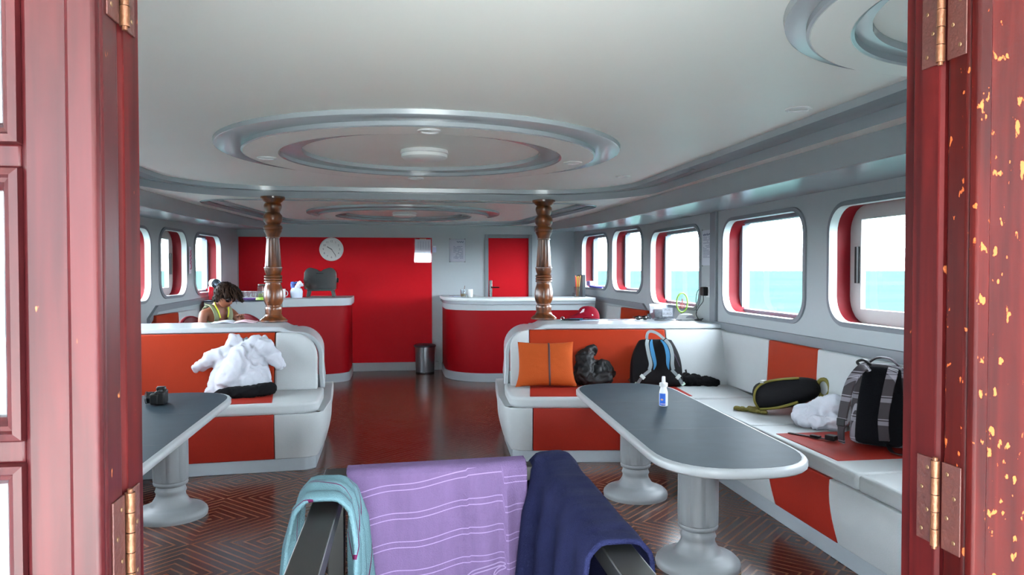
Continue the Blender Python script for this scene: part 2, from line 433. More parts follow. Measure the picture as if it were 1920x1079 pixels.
# outer hull skin so that daylight only enters through the openings
# floor, front wall
fl = MB(); fl.bb(-2.9, 3.1, 1.0, YF+.1, -.06, 0); struct(fl.build('floor', M_floor, None, smooth=False))
m = MB()
DX0, DX1, DZ = 1.303, 1.945, 2.065
xa, xb = xl(YF)-.02, xr(YF)+.02
for q in ((xa, DX0, 0, 2.35), (DX1, xb, 0, 2.35), (DX0, DX1, DZ, 2.35)):
    m.bb(q[0], q[1], YF, YF+.06, q[2], q[3])
struct(m.build('wall_front', M_wall, None, smooth=False))
struct(MB().bb(-2.47, .417, YF-.012, YF, .13, 2.06).build('wall_front_panel', M_red, None, smooth=False))
struct(MB().bb(-2.47, .52, YF-.03, YF, 0, .13).build('baseboard_front', M_wall, None, bevel=.004))
# red door
d = sempty('door_1', (1.62, YF, 0))
MB().bb(DX0, DX1, YF+.015, YF+.055, .0, DZ).build('door_panel', M_red, d, bevel=.003)
m = MB()
m.bb(DX0-.055, DX0, YF-.02, YF+.0, 0, DZ+.055); m.bb(DX1, DX1+.055, YF-.02, YF, 0, DZ+.055); m.bb(DX0, DX1, YF-.02, YF, DZ, DZ+.055)
m.build('door_frame', M_greym, d, bevel=.004)
h = MB().bb(1.32, 1.365, YF+.005, YF+.015, 1.08, 1.4).build('handle_plate', M_chrome, d, bevel=.003)
MB().tube([(1.345,YF+.01,1.29),(1.345,YF-.045,1.29),(1.365,YF-.055,1.29),(1.47,YF-.055,1.288)], .011).build('lever', M_chrome, h)

# ceiling: soffits, mid level with two trays, rings
ys_ = [1.08, 4, 7, 8.5, 9.5, 10.5, YF]
def fx_r(y): return 2.38-(y-3)*.012 if y < 9 else 2.308-(y-9)*.10
def fx_l(y): return -2.30+(y-4)*.012 if y < 8 else -2.252+(y-8)*.085
for nm, xf, fx in (('trim_1', xr, fx_r), ('trim_2', xl, fx_l)):
    m = MB(); sg = 1 if nm == 'trim_1' else -1
    m.rings([[(xf(y)+sg*.05, y, zs(y)), (fx(y), y, zs(y)), (fx(y)-sg*.004, y, zs(y)+.006), (fx(y)-sg*.004, y, 2.262), (fx(y)+sg*.03, y, 2.262)] for y in ys_], closed=False, cap=False)
    struct(m.build(nm, M_grey, None, angle=30))
def tray_path(x0, x1, y0, y1, r, off, n=14, taper=0, rn=None):
    pts = rrect(x0+off, x1-off, y0+off, y1-off, max(.05, r-off), n)
    if rn is not None:   # squarer corners at the near end
        rr = max(.05, rn-off); q = []
        for cx, cy, a in ((x0+off+rr, y0+off+rr, 180), (x1-off-rr, y0+off+rr, 270)):
            q += [(cx+rr*math.cos(math.radians(a+90*k/n)), cy+rr*math.sin(math.radians(a+90*k/n))) for k in range(n+1)]
        pts = pts[:2*(n+1)]+q
    if taper:
        cxm = (x0+x1)/2
        pts = [(cxm+(x-cxm)*(1-taper*max(0, (y-y0)/(y1-y0))), y) for x, y in pts]
    return pts
Z_MID, Z_B, Z_T = 2.258, 2.308, 2.34
T1 = (-2.16, 2.23, 1.12, 7.4, 1.05); T2 = (-2.12, 2.14, 7.68, 11.42, .5)
h1 = tray_path(*T1, 0, rn=.2); h2 = tray_path(*T2, 0, taper=.17)
outline = [(fx_r(y)+.01, y) for y in ys_] + [(fx_l(y)-.01, y) for y in ys_[::-1]]
m = MB(); m.fill([[(x, y, Z_MID) for x, y in l] for l in (outline, h1, h2)])
struct(m.build('ceiling', M_ceil, None, smooth=False))
def tray(nm, T, taper, za, zb, zc, w, rn=None):
    tray_path_ = tray_path
    def tray_path2(*a, **k): return tray_path_(*a, rn=rn, **k)
    p0, p1 = tray_path2(*T, 0, taper=taper), tray_path2(*T, w, taper=taper)
    L = lambda p, z: [(x, y, z) for x, y in p]
    m = MB(); m.rings([L(tray_path2(*T, -.012, taper=taper), za-.002), L(tray_path2(*T, 0.0, taper=taper), za-.012), L(p0, zb), L(p1, zb), L(tray_path2(*T, w+.008, taper=taper), zb-.006), L(tray_path2(*T, w+.012, taper=taper), zc)], cap=False)
    struct(m.build(nm, M_grey, None, angle=40))
    m = MB(); m.fill([L(tray_path2(*T, w, taper=taper), zc-.0005)])
    c = m.build('ceiling', M_ceil, None, smooth=False); struct(c)
tray('trim_3', T1, 0, Z_MID, Z_B, Z_T, .17, .2)
tray('trim_4', T2, .17, Z_MID, 2.28, 2.30, .15)
def ring(nm, c, z, R, xmax=None):
    def lp(r, zz):
        a0 = math.acos((xmax-c[0])/r) if xmax else 0.
        n = 96
        return [(c[0]+r*math.cos(a0+(2*PI-2*a0)*k/n), c[1]+r*math.sin(a0+(2*PI-2*a0)*k/n), zz) for k in range(n+1 if xmax else n)]
    cl_ = not xmax
    r1, r2, r3, r4 = R
    g = MB()
    g.rings([lp(r1+.008, z), lp(r1+.004, z-.024), lp(r1-.004, z-.028), lp(r2, z-.028)], closed=cl_, cap=False)
    g.rings([lp(r2, z-.028), lp(r2, z-.05), lp(r2-.012, z-.055)], closed=cl_, cap=False)
    g.rings([lp(r3+.012, z-.055), lp(r3, z-.05), lp(r3, z-.028), lp(r4, z-.028), lp(r4, z-.001)], closed=cl_, cap=False)
    t = struct(g.build(nm, M_grey, None, angle=40))
    w = MB(); w.rings([lp(r2-.010, z-.0545), lp(r3+.010, z-.0545)], closed=cl_, cap=False); w.build('ring_panel', M_ceil, t)
ring('trim_5', (.12, 4.97), Z_T, (1.28, 1.13, .90, .77))
ring('trim_6', (.0, 9.75), 2.30, (1.22, 1.08, .86, .74))
ring('trim_7', (1.95, 1.82), Z_T, (.86, .80, .66, .61), 2.055)
# ceiling lamps
def lamp(loc, label):
    t = thing('ceiling_light', label, 'ceiling light', loc, group=None)
    MB().lathe([(.155, 0), (.158, -.02), (.15, -.026)], loc, 40).build('rim', M_white, t)
    MB().lathe([(.15, -.024), (.15, -.045), (.135, -.056), (.06, -.064), (.001, -.066)], loc, 40).build('diffuser', mat('opal diffuser', (240,242,240), .3), t)
lamp((.13, 4.97, Z_T), 'round white ceiling light centred in the nearer, larger-looking ring moulding')
lamp((.0, 9.75, 2.30), 'round white ceiling light centred in the ring moulding over the bow')
def spot(loc, label):
    t = thing('downlight', label, 'downlight', loc, group='recessed downlights in the ceiling')
    MB().lathe([(.062, 0), (.062, -.006), (.05, -.011), (.043, -.008), (.04, .0)], loc, 28).build('trim_ring', M_white, t)
    MB().lathe([(.041, -.002), (.02, -.005), (.001, -.006)], loc, 24).build('lens', mat('frosted lens', (206,206,200), .3), t)
zr = Z_T-.0545
spot((.13, 3.955, zr), 'small downlight in the near arc of the big ceiling ring, close above the round light')
spot((-.885, 5.05, zr), 'small downlight in the left arc of the big ceiling ring')
spot((1.13, 4.97, zr), 'small downlight in the right arc of the big ceiling ring')
spot((.09, 5.985, zr), 'small downlight in the far arc of the big ceiling ring')
spot((1.80, 6.05, Z_T), 'small downlight beside the far right corner of the tray moulding')
spot((1.90, 3.42, Z_T), 'small downlight near the right door jamb, by the grey ceiling moulding')
# wall trims: rail on the right, pilaster strips
def rail_z(y): return 1.0 if y < 9 else 1.0+(y-9)*.06
for nm, xf, s in (('trim_8', xr, -1), ('trim_9', xl, 1)):
    m = MB()
    for ya, yb, za, zb in (((1.08, 6.75, 1.0, 1.0), (8.62, 8.9, .93, 1.075), (8.9, YF, 1.075, 1.13)) if s < 0 else ((1.08, 6.6, 1.0, 1.0), (8.36, 8.6, .97, 1.10), (8.6, YF, 1.10, 1.17))):
        m.rings([[(xf(y)+s*a, y, z+b) for a, b in ((0,0),(.03,0),(.036,.035),(.03,.07),(0,.07))] for y, z in ((ya, za), (yb, zb))])
    struct(m.build(nm, M_greym, None))
struct(MB().bb(2.90, 2.93, 6.71, 6.84, 1.06, 2.11).build('trim_10', M_greym, None, bevel=.006))

# back bulkhead with the doorway and two large aft windows
XL, XR = -.348, .776
m = MB()
def wallpiece(x0, x1, z0, z1): m.bb(x0, x1, 1.0, 1.08, z0, z1)
wallpiece(-2.9, -2.3, 0, 2.5); wallpiece(-2.3, -.62, 0, 2.5); wallpiece(-.62, XL-.11, 0, 2.5)
wallpiece(XR+.11, 1.05, 0, 2.5); wallpiece(1.05, 2.5, 0, 2.5); wallpiece(2.5, 3.1, 0, 2.5)
wallpiece(XL-.11, XR+.11, 2.12, 2.5)
struct(m.build('wall_back', mat('darkened grey bulkhead paint', (112,116,120), .6, var=.06), None, smooth=False))  # wall paint darkened against the light from the sunlit deck
dj = sempty('trim_11', ((XL+XR)/2, 1.0, 0))
def jambpost(x0, x1, s):
    mb = MB()
    # x0: reveal face, x1: outer; small rebate on the cabin side
    mb.prism([(x0, 1.0), (x0, 1.055), (x0+s*.012, 1.062), (x0+s*.012, 1.09), (x1, 1.09), (x1, .995), (x0+s*.006, .995)], 0, 2.12)
    return mb.build('jamb_post', M_jamb, dj, bevel=.002)
jambpost(XL, XL-.11, -1); jambpost(XR, XR+.11, 1)
MB().bb(XL, XR, 1.0, 1.09, 2.06, 2.12).build('head_jamb', M_jamb, dj, bevel=.003)

# the two opened door leaves, folded back 180 degrees against the outside of the bulkhead
def leaf(nm, xh, s, T, mt):
    """xh: hinge edge, s=-1 leaf runs to -x"""
    y1 = .985; y0 = y1-T; L = .56; z0, z1 = .03, 2.05
    r = sempty(nm, (xh, .985, 0))
    X = lambda a: xh+s*a
    st = .088 if s < 0 else .125
    sm = MB()
    sm.bb(X(0), X(st), y0, y1, z0, z1)
    sm.build('hinge_stile', mt, r, bevel=.007, seg=3)
    cs = .036 if s < 0 else .027
    bd = MB(); bd.prism([(X(.0), y0), (X(.0), y0-.008), (X(.003), y0-.014), (X(cs-.006), y0-.014), (X(cs), y0-.009), (X(cs+.001), y0)], z0, z1)
    bd.build('cover_strip', mt, r, bevel=.003)
    MB().bb(X(L-.1), X(L), y0, y1, z0, z1).build('lock_stile', mt, r, bevel=.005)
    zr_ = [.03, .62, 1.0, 1.34, 1.682, 2.05]
    for i, z in enumerate(zr_):
        hh = .07 if i in (0, 5) else .03
        MB().bb(X(st), X(L-.1), y0+.004, y1-.004, max(z0, z-hh/2), min(z1, z+hh/2)).build('rail', mt, r, bevel=.004)
    for i, (za, zb) in enumerate(zip(zr_, zr_[1:])):
        za += .035 if i == 0 else .015; zb -= .035 if i == 4 else .015
        g = MB()
        a0, a1 = st, L-.1
        def lp(k, y): return [(X(a), y, z) for a, z in ((a0+k, za+k), (a1-k, za+k), (a1-k, zb-k), (a0+k, zb-k))]
        g.rings([lp(-.002, y0+.006), lp(.0, y0-.007), lp(.008, y0-.010), lp(.011, y0-.004), lp(.016, y0-.002), lp(.02, y0+.006), lp(.024, y0+.012), lp(.024, y0+.03)], cap=False)
        md = g.build('glazing_bead' if i else 'panel_bead', mt, r, angle=20)
        p = MB()
        if i: p.bb(X(a0+.023), X(a1-.023), y0+.018, y0+.022, za+.023, zb-.023); p.build('pane', M_tint, r, smooth=False)
        else: p.bb(X(a0+.028), X(a1-.028), y0+.012, y0+.026, za+.028, zb-.028); p.build('lower_panel', mt, r, bevel=.003)
    # butt hinges: plates on jamb and leaf edge with a knuckle between
    for zc in (1.208, 1.916, .35):
        hz = .0635
        hg = MB()
        hg.bb(X(-.0025), X(.0), y1-.040, y1-.003, zc-hz, zc+hz)
        hp = hg.build('hinge', M_plate, r, bevel=.0008)
        jp = MB(); jx = xh+(-s)*.0025
        jp.bb(jx, xh, 1.001, 1.035, zc-hz, zc+hz); jp.build('hinge_plate', M_plate, hp, bevel=.0008)
        kn = MB()
        for k in range(5):
            a = zc-hz+2*hz*k/5; kn.cyl((xh-s*.005, .992, a+.0006), (xh-s*.005, .992, a+2*hz/5-.0006), .0062 if k % 2 == 0 else .0058, 14)
        kn.cyl((xh-s*.005, .992, zc-hz-.004), (xh-s*.005, .992, zc+hz+.004), .0036, 10)
        kn.build('knuckle', M_brass, hp)
        sc = MB()
        for k in range(4):
            zq = zc-hz*.75+hz*.5*k
            for yy in (y1-.014 if k % 2 else y1-.028, 1.012 if k % 2 else 1.024):
                xx = xh-s*.0026
                sc.lathe([(.0034, 0), (.0026, .0008), (.0005, .001)], n=10, M=Matrix.Translation((xx, yy, zq)) @ Matrix.Rotation(-s*PI/2, 4, 'Y'))
        sc.build('screw', mat('dull screw', (110,84,60), .4, metal=.8), hp)
leaf('door_2', XL, -1, .055, M_door)
leaf('door_3', XR, 1, .045, M_doorR)

# ------------------------------------------------------------------ outside: sea, aft deck, added light blockers
def sea_mat():
    m = bpy.data.materials.new('turquoise sea'); m.use_nodes = True; nt = m.node_tree; b = nt.nodes['Principled BSDF']
    tc = nt.nodes.new('ShaderNodeTexCoord')
    mp = nt.nodes.new('ShaderNodeMapping'); mp.inputs['Scale'].default_value = (.006, .04, 1); nt.links.new(tc.outputs['Object'], mp.inputs['Vector'])
    n = nt.nodes.new('ShaderNodeTexNoise'); n.inputs['Scale'].default_value = 1.5; n.inputs['Detail'].default_value = 6; nt.links.new(mp.outputs['Vector'], n.inputs['Vector'])
    r = nt.nodes.new('ShaderNodeValToRGB'); nt.links.new(n.outputs['Fac'], r.inputs['Fac'])
    r.color_ramp.elements[0].position = .3; r.color_ramp.elements[0].color = SEA0
    r.color_ramp.elements[1].position = .75; r.color_ramp.elements[1].color = SEA1
    df = nt.nodes.new('ShaderNodeBsdfDiffuse'); nt.links.new(r.outputs['Color'], df.inputs['Color'])
    nt.links.new(df.outputs['BSDF'], nt.nodes['Material Output'].inputs['Surface'])
    return m
SEA0 = (.0048, .0130, .0138, 1); SEA1 = (.0088, .0155, .0155, 1)
m = MB(); m.lathe([(15000, 0), (6000, 0), (1500, 0), (300, 0), (60, 0), (12, 0), (.01, 0)], (0, 0, -2.6), 64, cap=False)
o = m.build('sea', sea_mat(), None, smooth=False); tag(o, 'calm turquoise sea seen through the right-hand windows', 'sea'); o['kind'] = 'stuff'
m = MB()
for k in range(46): m.bb(-3.2+k*.14, -3.2+k*.14+.132, -8, 1.0, -.05, -.0)
struct(m.build('floor_deck', M_deck, None, smooth=False))
struct(MB().bb(-3.2, 3.3, -1.2, 1.0, 2.2, 2.5).build('ceiling_light_blocker', M_ceil, None, smooth=False))  # added roof out of view, keeps sky light off the door leaves
m = MB(); m.bb(-3.26, -3.2, -8, 1.0, -.05, 1.0); m.bb(3.3, 3.36, -8, 1.0, -.05, 1.0); m.bb(3.3, 3.36, -1.6, 1.0, 1.0, 2.5); m.bb(-3.26, -3.2, -.9, 1.0, 1.0, 2.5); m.bb(-3.26, 3.36, -8.06, -8, -.05, 1.0)
struct(m.build('wall_light_blocker', M_wall, None, smooth=False))  # added unseen side and aft walls, cut the light on the door leaves
struct(MB().bb(-3.1, 3.25, .99, YF+.15, 2.5, 2.56).build('ceiling_roof', M_ceil, None, smooth=False))

# ------------------------------------------------------------------ world light
w = bpy.data.worlds.new('World'); S.world = w; w.use_nodes = True
bg = w.node_tree.nodes['Background']
bg.inputs['Color'].default_value = (.84, .94, 1.04, 1); bg.inputs['Strength'].default_value = 19.0

sl = bpy.data.lights.new('midday_sun', 'SUN'); sl.energy = 150; sl.angle = .01; sl.color = (1, .96, .9)
so = bpy.data.objects.new('midday_sun', sl); COL.objects.link(so)
so.rotation_euler = Vector((-.05, -.34, -1)).to_track_quat('-Z', 'Y').to_euler()
# ------------------------------------------------------------------ sofas and divider ledges
def frame_map(O, ang, s):
    """local (u along the bench away from the aisle, v towards the bow, z) -> world; s=+1 right, -1 left"""
    U = Vector((s*math.cos(ang), -math.sin(ang), 0)); V = Vector((s*math.sin(ang), math.cos(ang), 0)); O = Vector(O)
    return lambda u, v, z: O + U*u + V*v + Vector((0,0,z))
def arc(cx, cy, r, a0, a1, n=8):
    return [(cx+r*math.cos(math.radians(a0+(a1-a0)*k/n)), cy+r*math.sin(math.radians(a0+(a1-a0)*k/n))) for k in range(n+1)]
def sweep(mb, path, prof, f, close=False, cap=True):
    """sweep prof [(outward offset, z)] along plan path [(u, v)], outward = left normal"""
    loops = []
    n = len(path)
    for i, p in enumerate(path):
        a = Vector(path[max(i-1,0)]); b = Vector(path[min(i+1,n-1)]); t = (b-a).normalized(); nn = Vector((-t.y, t.x))
        loops.append([f(p[0]+nn.x*o, p[1]+nn.y*o, z) for o, z in prof])
    mb.rings(loops, closed=True, cap=cap)
def lerp_prof(fn, z0, z1, n=8): return [(fn(z0+(z1-z0)*k/n), z0+(z1-z0)*k/n) for k in range(n+1)]

def corner_sofa(s, O, ang, xw, xback, xfront, rear_y, segs_back, segs_front, seg_sideback, seg_sidefront, label, dlabel, u_end, uext=.05, dback=.13):
    f = frame_map(O, ang, s)
    sofa = thing('corner_sofa', label, 'sofa', f(.9, .4, 0))
    led = thing('divider_ledge', dlabel, 'ledge', f(.9, 1.2, 0))
    # kick base: around the rounded aisle end, along the far bench front; path keeps the outside on its left
    rc = .14
    DV = 1.62
    pth = [(u_end, 0), (1.2, 0), (.6, 0)] + arc(rc+.03, rc, rc, 270, 215, 6) + [(0.0, DV*.5), (-.02, DV)]
    pth = pth if True else pth
    def base(o0, z0, z1, o1=None):
        o1 = o0 if o1 is None else o1
        return [(o0, z0), (o1, z1), (o1-.06, z1), (o0-.06, z0)]
    fsign = -1
    def sw(name, path, prof, m, parent, bevel=.004, **k):
        mb = MB(); sweep(mb, path, prof, f); return mb.build(name, m, parent, bevel=bevel, **k)
    sw('kick_base', pth, base(.0, 0, .1), M_kick, sofa)
    # bulging front panels
    bulge = lambda z: .012+.055*math.sin(max(0, min(1, (z-.1)/.36))*PI*.62)
    def frontprof(): 
        p = lerp_prof(bulge, .1, .45); return p + [(-.05, .45), (-.05, .1)]
    def cutpath(u0, u1): return [(u1, 0), ((u0+u1)/2, 0), (u0, 0)]
    for (u0, u1, mm, nm) in segs_front:
        if u0 == 0:
            pt = [(u1, 0), (rc+.05, 0)] + arc(rc+.03, rc, rc, 270, 215, 6) + [(.0, DV*.35), (-.005, DV*.7), (-.02, DV)]
        else: pt = cutpath(u0, u1)
        sw(nm, pt, frontprof(), mm, sofa, bevel=.006)
    # seat slab with a padded white front lip, coloured vinyl let into the top
    mb = MB()
    sp = [(u_end, -.045), (rc+.1, -.045)] + [(a-.03, b-.03) for a, b in arc(rc+.06, rc, rc, 270, 190, 8)] + [(-.0, .55), (0.0, .75), (u_end, .75)]
    mb.prism(sp, .445, .535, f); mb.build('seat_pad', M_vin, sofa, bevel=.024, seg=4)
    ob = [q for q in segs_back if q[2] is M_or]
    if ob:
        u0, u1 = ob[0][0], ob[0][1]
        MB().prism([(u0-.03, -.0), (u1+.05, -.0), (u1+.02, .64), (u0, .64)], .532, .539, f).build('seat_inlay', M_orf, sofa, bevel=.003)
    # backrest panels: lean back, rounded top corner at the aisle end
    zt = 1.01
    def back_pt(u, z, k): return f(u, .60+(z-.53)*.40+k, z)
    for (u0, u1, mm, nm) in segs_back:
        rr_ = min(.22, u1-u0-.01)
        if u0 < .1: poly = [(u1, .53), (u1, zt)] + arc(u0+rr_, zt-rr_, rr_, 90, 180, 8) + [(u0, .53)]
        else: poly = [(u0, .53), (u1, .53), (u1, zt), (u0, zt)]
        mb = MB(); mb.rings([[back_pt(u, z, .09) for u, z in poly], [back_pt(u, z, 0) for u, z in poly]])
        mb.build(nm, mm, sofa, bevel=.022 if u0 < .1 else .01, seg=4)
    # the bench along the hull
    y0, y1 = 1.2, O[1]-.1
    X = lambda d: s*d      # d: distance from the centre line on this side
    mb = MB(); mb.bb(X(xfront), X(xfront+.08), y0, y1+.4, 0, .1); mb.build('kick_base', M_kick, sofa, bevel=.004)
    for (ya, yb, mm, nm) in seg_sidefront:
        mb = MB(); pr = lerp_prof(bulge, .1, .45)+[(-.05,.45),(-.05,.1)]
        mb.rings([[(X(xfront-o), y, z) for o, z in pr] for y in (ya, yb)]); mb.build(nm, mm, sofa, bevel=.006)
    yc = f(u_end, 0, 0)[1]
    pads = [(1.2, 2.6), (2.605, 3.42), (3.425, 4.6), (4.605, yc-.06)]
    for ya, yb in pads:
        MB().bb(X(xfront-.05), X(xback+.02), ya, yb, .445, .535).build('seat_pad', M_vin, sofa, bevel=.024, seg=4)
    for (ya, yb, mm, nm) in seg_sidefront:
        if mm is M_orf: MB().bb(X(xfront+.0), X(xback-.02), ya+.02, yb+.02, .530, .538).build('seat_inlay', M_orf, sofa, bevel=.003)
    for (ya, yb, mm, nm) in seg_sideback:
        mb = MB(); mb.rings([[(X(xback+d+(z-.53)*.05), y, z) for d, z in ((0,.53),(0,1.0),(.06,1.0),(.06,.53))] for y in (ya, yb)])
        mb.build(nm, mm, sofa, bevel=.012, seg=3)
    # divider ledge: one continuous shelf that curls down at the aisle end
    zl = 1.057
    top = [(u_end+uext, zl), (.40, zl), (.37, zl-.002), (.345, zl-.010), (.315, zl-.028), (.285, zl-.040)] + arc(.215, zl-.262, .215, 84, 180, 10)[0:] + [(0.0, .66), (-.012, .53)]
    low = []
    for i, p in enumerate(top):
        a = Vector(top[max(i-1,0)]); b = Vector(top[min(i+1,len(top)-1)]); t = (b-a).normalized(); nn = Vector((-t.y, t.x))
        low.append((p[0]+nn.x*.045, p[1]+nn.y*.045))
    mb = MB()
    secs = []
    vf = lambda z: .70+(z-.53)*.36
    prof = top+low[::-1]
    mb.rings([[f(u, vf(z), z) for u, z in prof], [f(min(u, u_end+uext-dback), 1.60, z) for u, z in prof]])
    mb.build('shelf_shell', mat('ledge pale paint', (166,172,175), .3, var=.05, vscale=8), led, bevel=.012, seg=3)
    mb = MB(); mb.rings([[f(u, v, z) for u, v in ((.03, 1.52), (u_end+uext-.05, 1.52), (u_end+uext-.05, 1.58), (.03, 1.58))] for z in (.0, 1.02 if False else .53)])
    mb.build('rear_panel', M_wall, led)
    mb = MB(); mb.rings([[f(u, v, z) for u, v in ((.25, 1.50), (u_end+uext-.05, 1.50), (u_end+uext-.05, 1.56), (.25, 1.56))] for z in (.53, 1.02)])
    mb.build('rear_panel', M_wall, led)
    # grey beading under the shelf lip
    return sofa, led, f

V_, O_, F_ = M_vin, M_or, M_orf
fR = corner_sofa(1, (.80, 5.93, 0), math.radians(7), 2.93, 2.84, 2.28, 7.6,
    [(.05,.22,V_,'backrest'), (.225,1.46,O_,'backrest'), (1.465,2.02,V_,'backrest')],
    [(0,.215,V_,'front_panel'), (.22,1.30,F_,'front_panel'), (1.305,1.45,V_,'front_panel')],
    [(1.2,2.9,V_,'side_backrest'), (2.905,3.6,O_,'side_backrest'), (3.605,4.28,V_,'side_backrest'), (4.285,4.87,V_,'side_backrest'), (4.875,5.58,O_,'side_backrest'), (5.585,6.5,V_,'side_backrest')],
    [(1.2,2.5,V_,'side_front_panel'), (2.505,2.95,F_,'side_front_panel'), (2.955,3.645,V_,'side_front_panel'), (3.65,4.32,F_,'side_front_panel'), (4.325,5.66,V_,'side_front_panel')],
    'long white and orange vinyl corner sofa right of the aisle, running under the windows',
    'pale grey shelf ledge with curled end behind the right-hand sofa, holding the red cap', 2.02, .075)[2]
fL = corner_sofa(-1, (-.635, 5.95, 0), math.radians(5.5), 2.76, 2.66, 2.1, 7.6,
    [(.05,.405,V_,'backrest'), (.41,1.75,O_,'backrest'), (1.755,2.0,V_,'backrest')],
    [(0,.36,V_,'front_panel'), (.365,1.30,F_,'front_panel'), (1.305,1.5,V_,'front_panel')],
    [(1.2,3.3,V_,'side_backrest'), (3.305,4.3,O_,'side_backrest'), (4.305,6.5,V_,'side_backrest')],
    [(1.2,3.3,V_,'side_front_panel'), (3.305,4.2,F_,'side_front_panel'), (4.205,5.66,V_,'side_front_panel')],
    'white and orange vinyl corner sofa left of the aisle, with the white robe on it',
    'pale grey shelf ledge with curled end behind the left-hand sofa, where the person reads', 2.0, .09, .17)[2]

# bow benches seen over the ledges
def bow_bench(s, xf, ya, ym, yb, order, zt, label):
    t = thing('bow_bench', label, 'bench', (xf((ya+yb)/2)-s*.35, (ya+yb)/2, 0))
    for y0, y1, mm in ((ya, ym, order[0]), (ym+.005, yb, order[1])):
        mb = MB(); mb.rings([[(xf(y)-s*d, y, z) for d, z in ((.10,.5),(.06,zt),(.005,zt),(.005,.5))] for y in (y0, y1)]); mb.build('backrest', mm, t, bevel=.012, seg=3)
    mb = MB(); mb.rings([[(xf(y)-s*d, y, z) for d, z in ((.55,.40),(.55,.5),(.01,.5),(.01,.40))] for y in (ya, yb)]); mb.build('seat_pad', M_vin, t, bevel=.02, seg=3)
    mb = MB(); mb.rings([[(xf(y)-s*d, y, z) for d, z in ((.52,0),(.52,.40),(.01,.40),(.01,0))] for y in (ya, yb)]); mb.build('base', M_wall, t, bevel=.004)
bow_bench(1, xr, 8.68, 9.53, 10.05, (O_, V_), 1.07, 'low bench with orange and white backrest under the bow windows on the right')
bow_bench(-1, xl, 8.45, 9.11, 9.75, (O_, V_), 1.07, 'low bench with orange and white backrest under the left windows, behind the person')

# turned wooden columns standing on the ledges
def column(loc, z0, z1, label):
    H = z1-z0; t = thing('turned_column', label, 'column', (*loc, z0))
    P = lambda l: [(r, z0+q*H) for r, q in l]
    def sm(l, n=5):
        return [(p.x, p.y) for p in smooth_path([(a, b, 0) for a, b in l], n)]
    MB().lathe(P([(.128,0),(.128,.012),(.116,.02),(.106,.028),(.092,.034),(.082,.046),(.078,.056)]), (*loc,0), 40).build('column_base', M_col, t, angle=50)
    body = sm([(.072,.056),(.076,.075),(.079,.10),(.076,.118)]) + [(.066,.122),(.066,.130)] + sm([(.070,.132),(.088,.165),(.092,.205),(.086,.255),(.072,.295)]) \
        + [(.070,.31),(.08,.312),(.083,.318),(.08,.326),(.072,.33)] + sm([(.078,.332),(.084,.34),(.078,.35)]) + [(.071,.352)] + sm([(.078,.354),(.085,.362),(.078,.371)]) + [(.072,.373)] \
        + sm([(.066,.378),(.078,.405),(.082,.428)]) + [(.086,.43),(.086,.436),(.077,.438)]
    MB().lathe(P(body), (*loc,0), 40, cap=False).build('lower_turning', M_col, t, angle=45)
    # fluted shaft
    mb = MB(); n = 72; loops = []
    for r, q in [(.077,.438),(.076,.45),(.068,.56),(.060,.66),(.058,.668)]:
        loops.append([(loc[0]+rr*math.cos(2*PI*k/n), loc[1]+rr*math.sin(2*PI*k/n), z0+q*H) for k in range(n) for rr in [r*(1-(.07*abs(math.sin(k*PI*12/n)) if .44 < q < .665 else 0))]])
    mb.rings(loops, cap=False); mb.build('fluted_shaft', M_col, t, angle=60)
    up = [(.058,.668),(.066,.67),(.066,.677),(.06,.68)] + sm([(.066,.70),(.076,.715),(.084,.73)]) + [(.078,.735)] + sm([(.08,.737),(.09,.752),(.082,.77)]) + [(.066,.776)] \
        + sm([(.07,.788),(.082,.80),(.09,.825),(.086,.85),(.07,.868)]) + [(.064,.874)] + sm([(.068,.882),(.08,.91),(.082,.93),(.076,.945)]) + [(.07,.95),(.074,.955),(.09,.965),(.104,.978),(.116,.985),(.118,1.0)]
    MB().lathe(P(up), (*loc,0), 40).build('capital', M_col, t, angle=45)
column((-1.25, 7.42), 1.063, 2.257, 'turned varnished wooden column left of the aisle, beside the open magazine')
column((1.385, 7.40), 1.063, 2.257, 'turned varnished wooden column right of the aisle, beside the red cap')

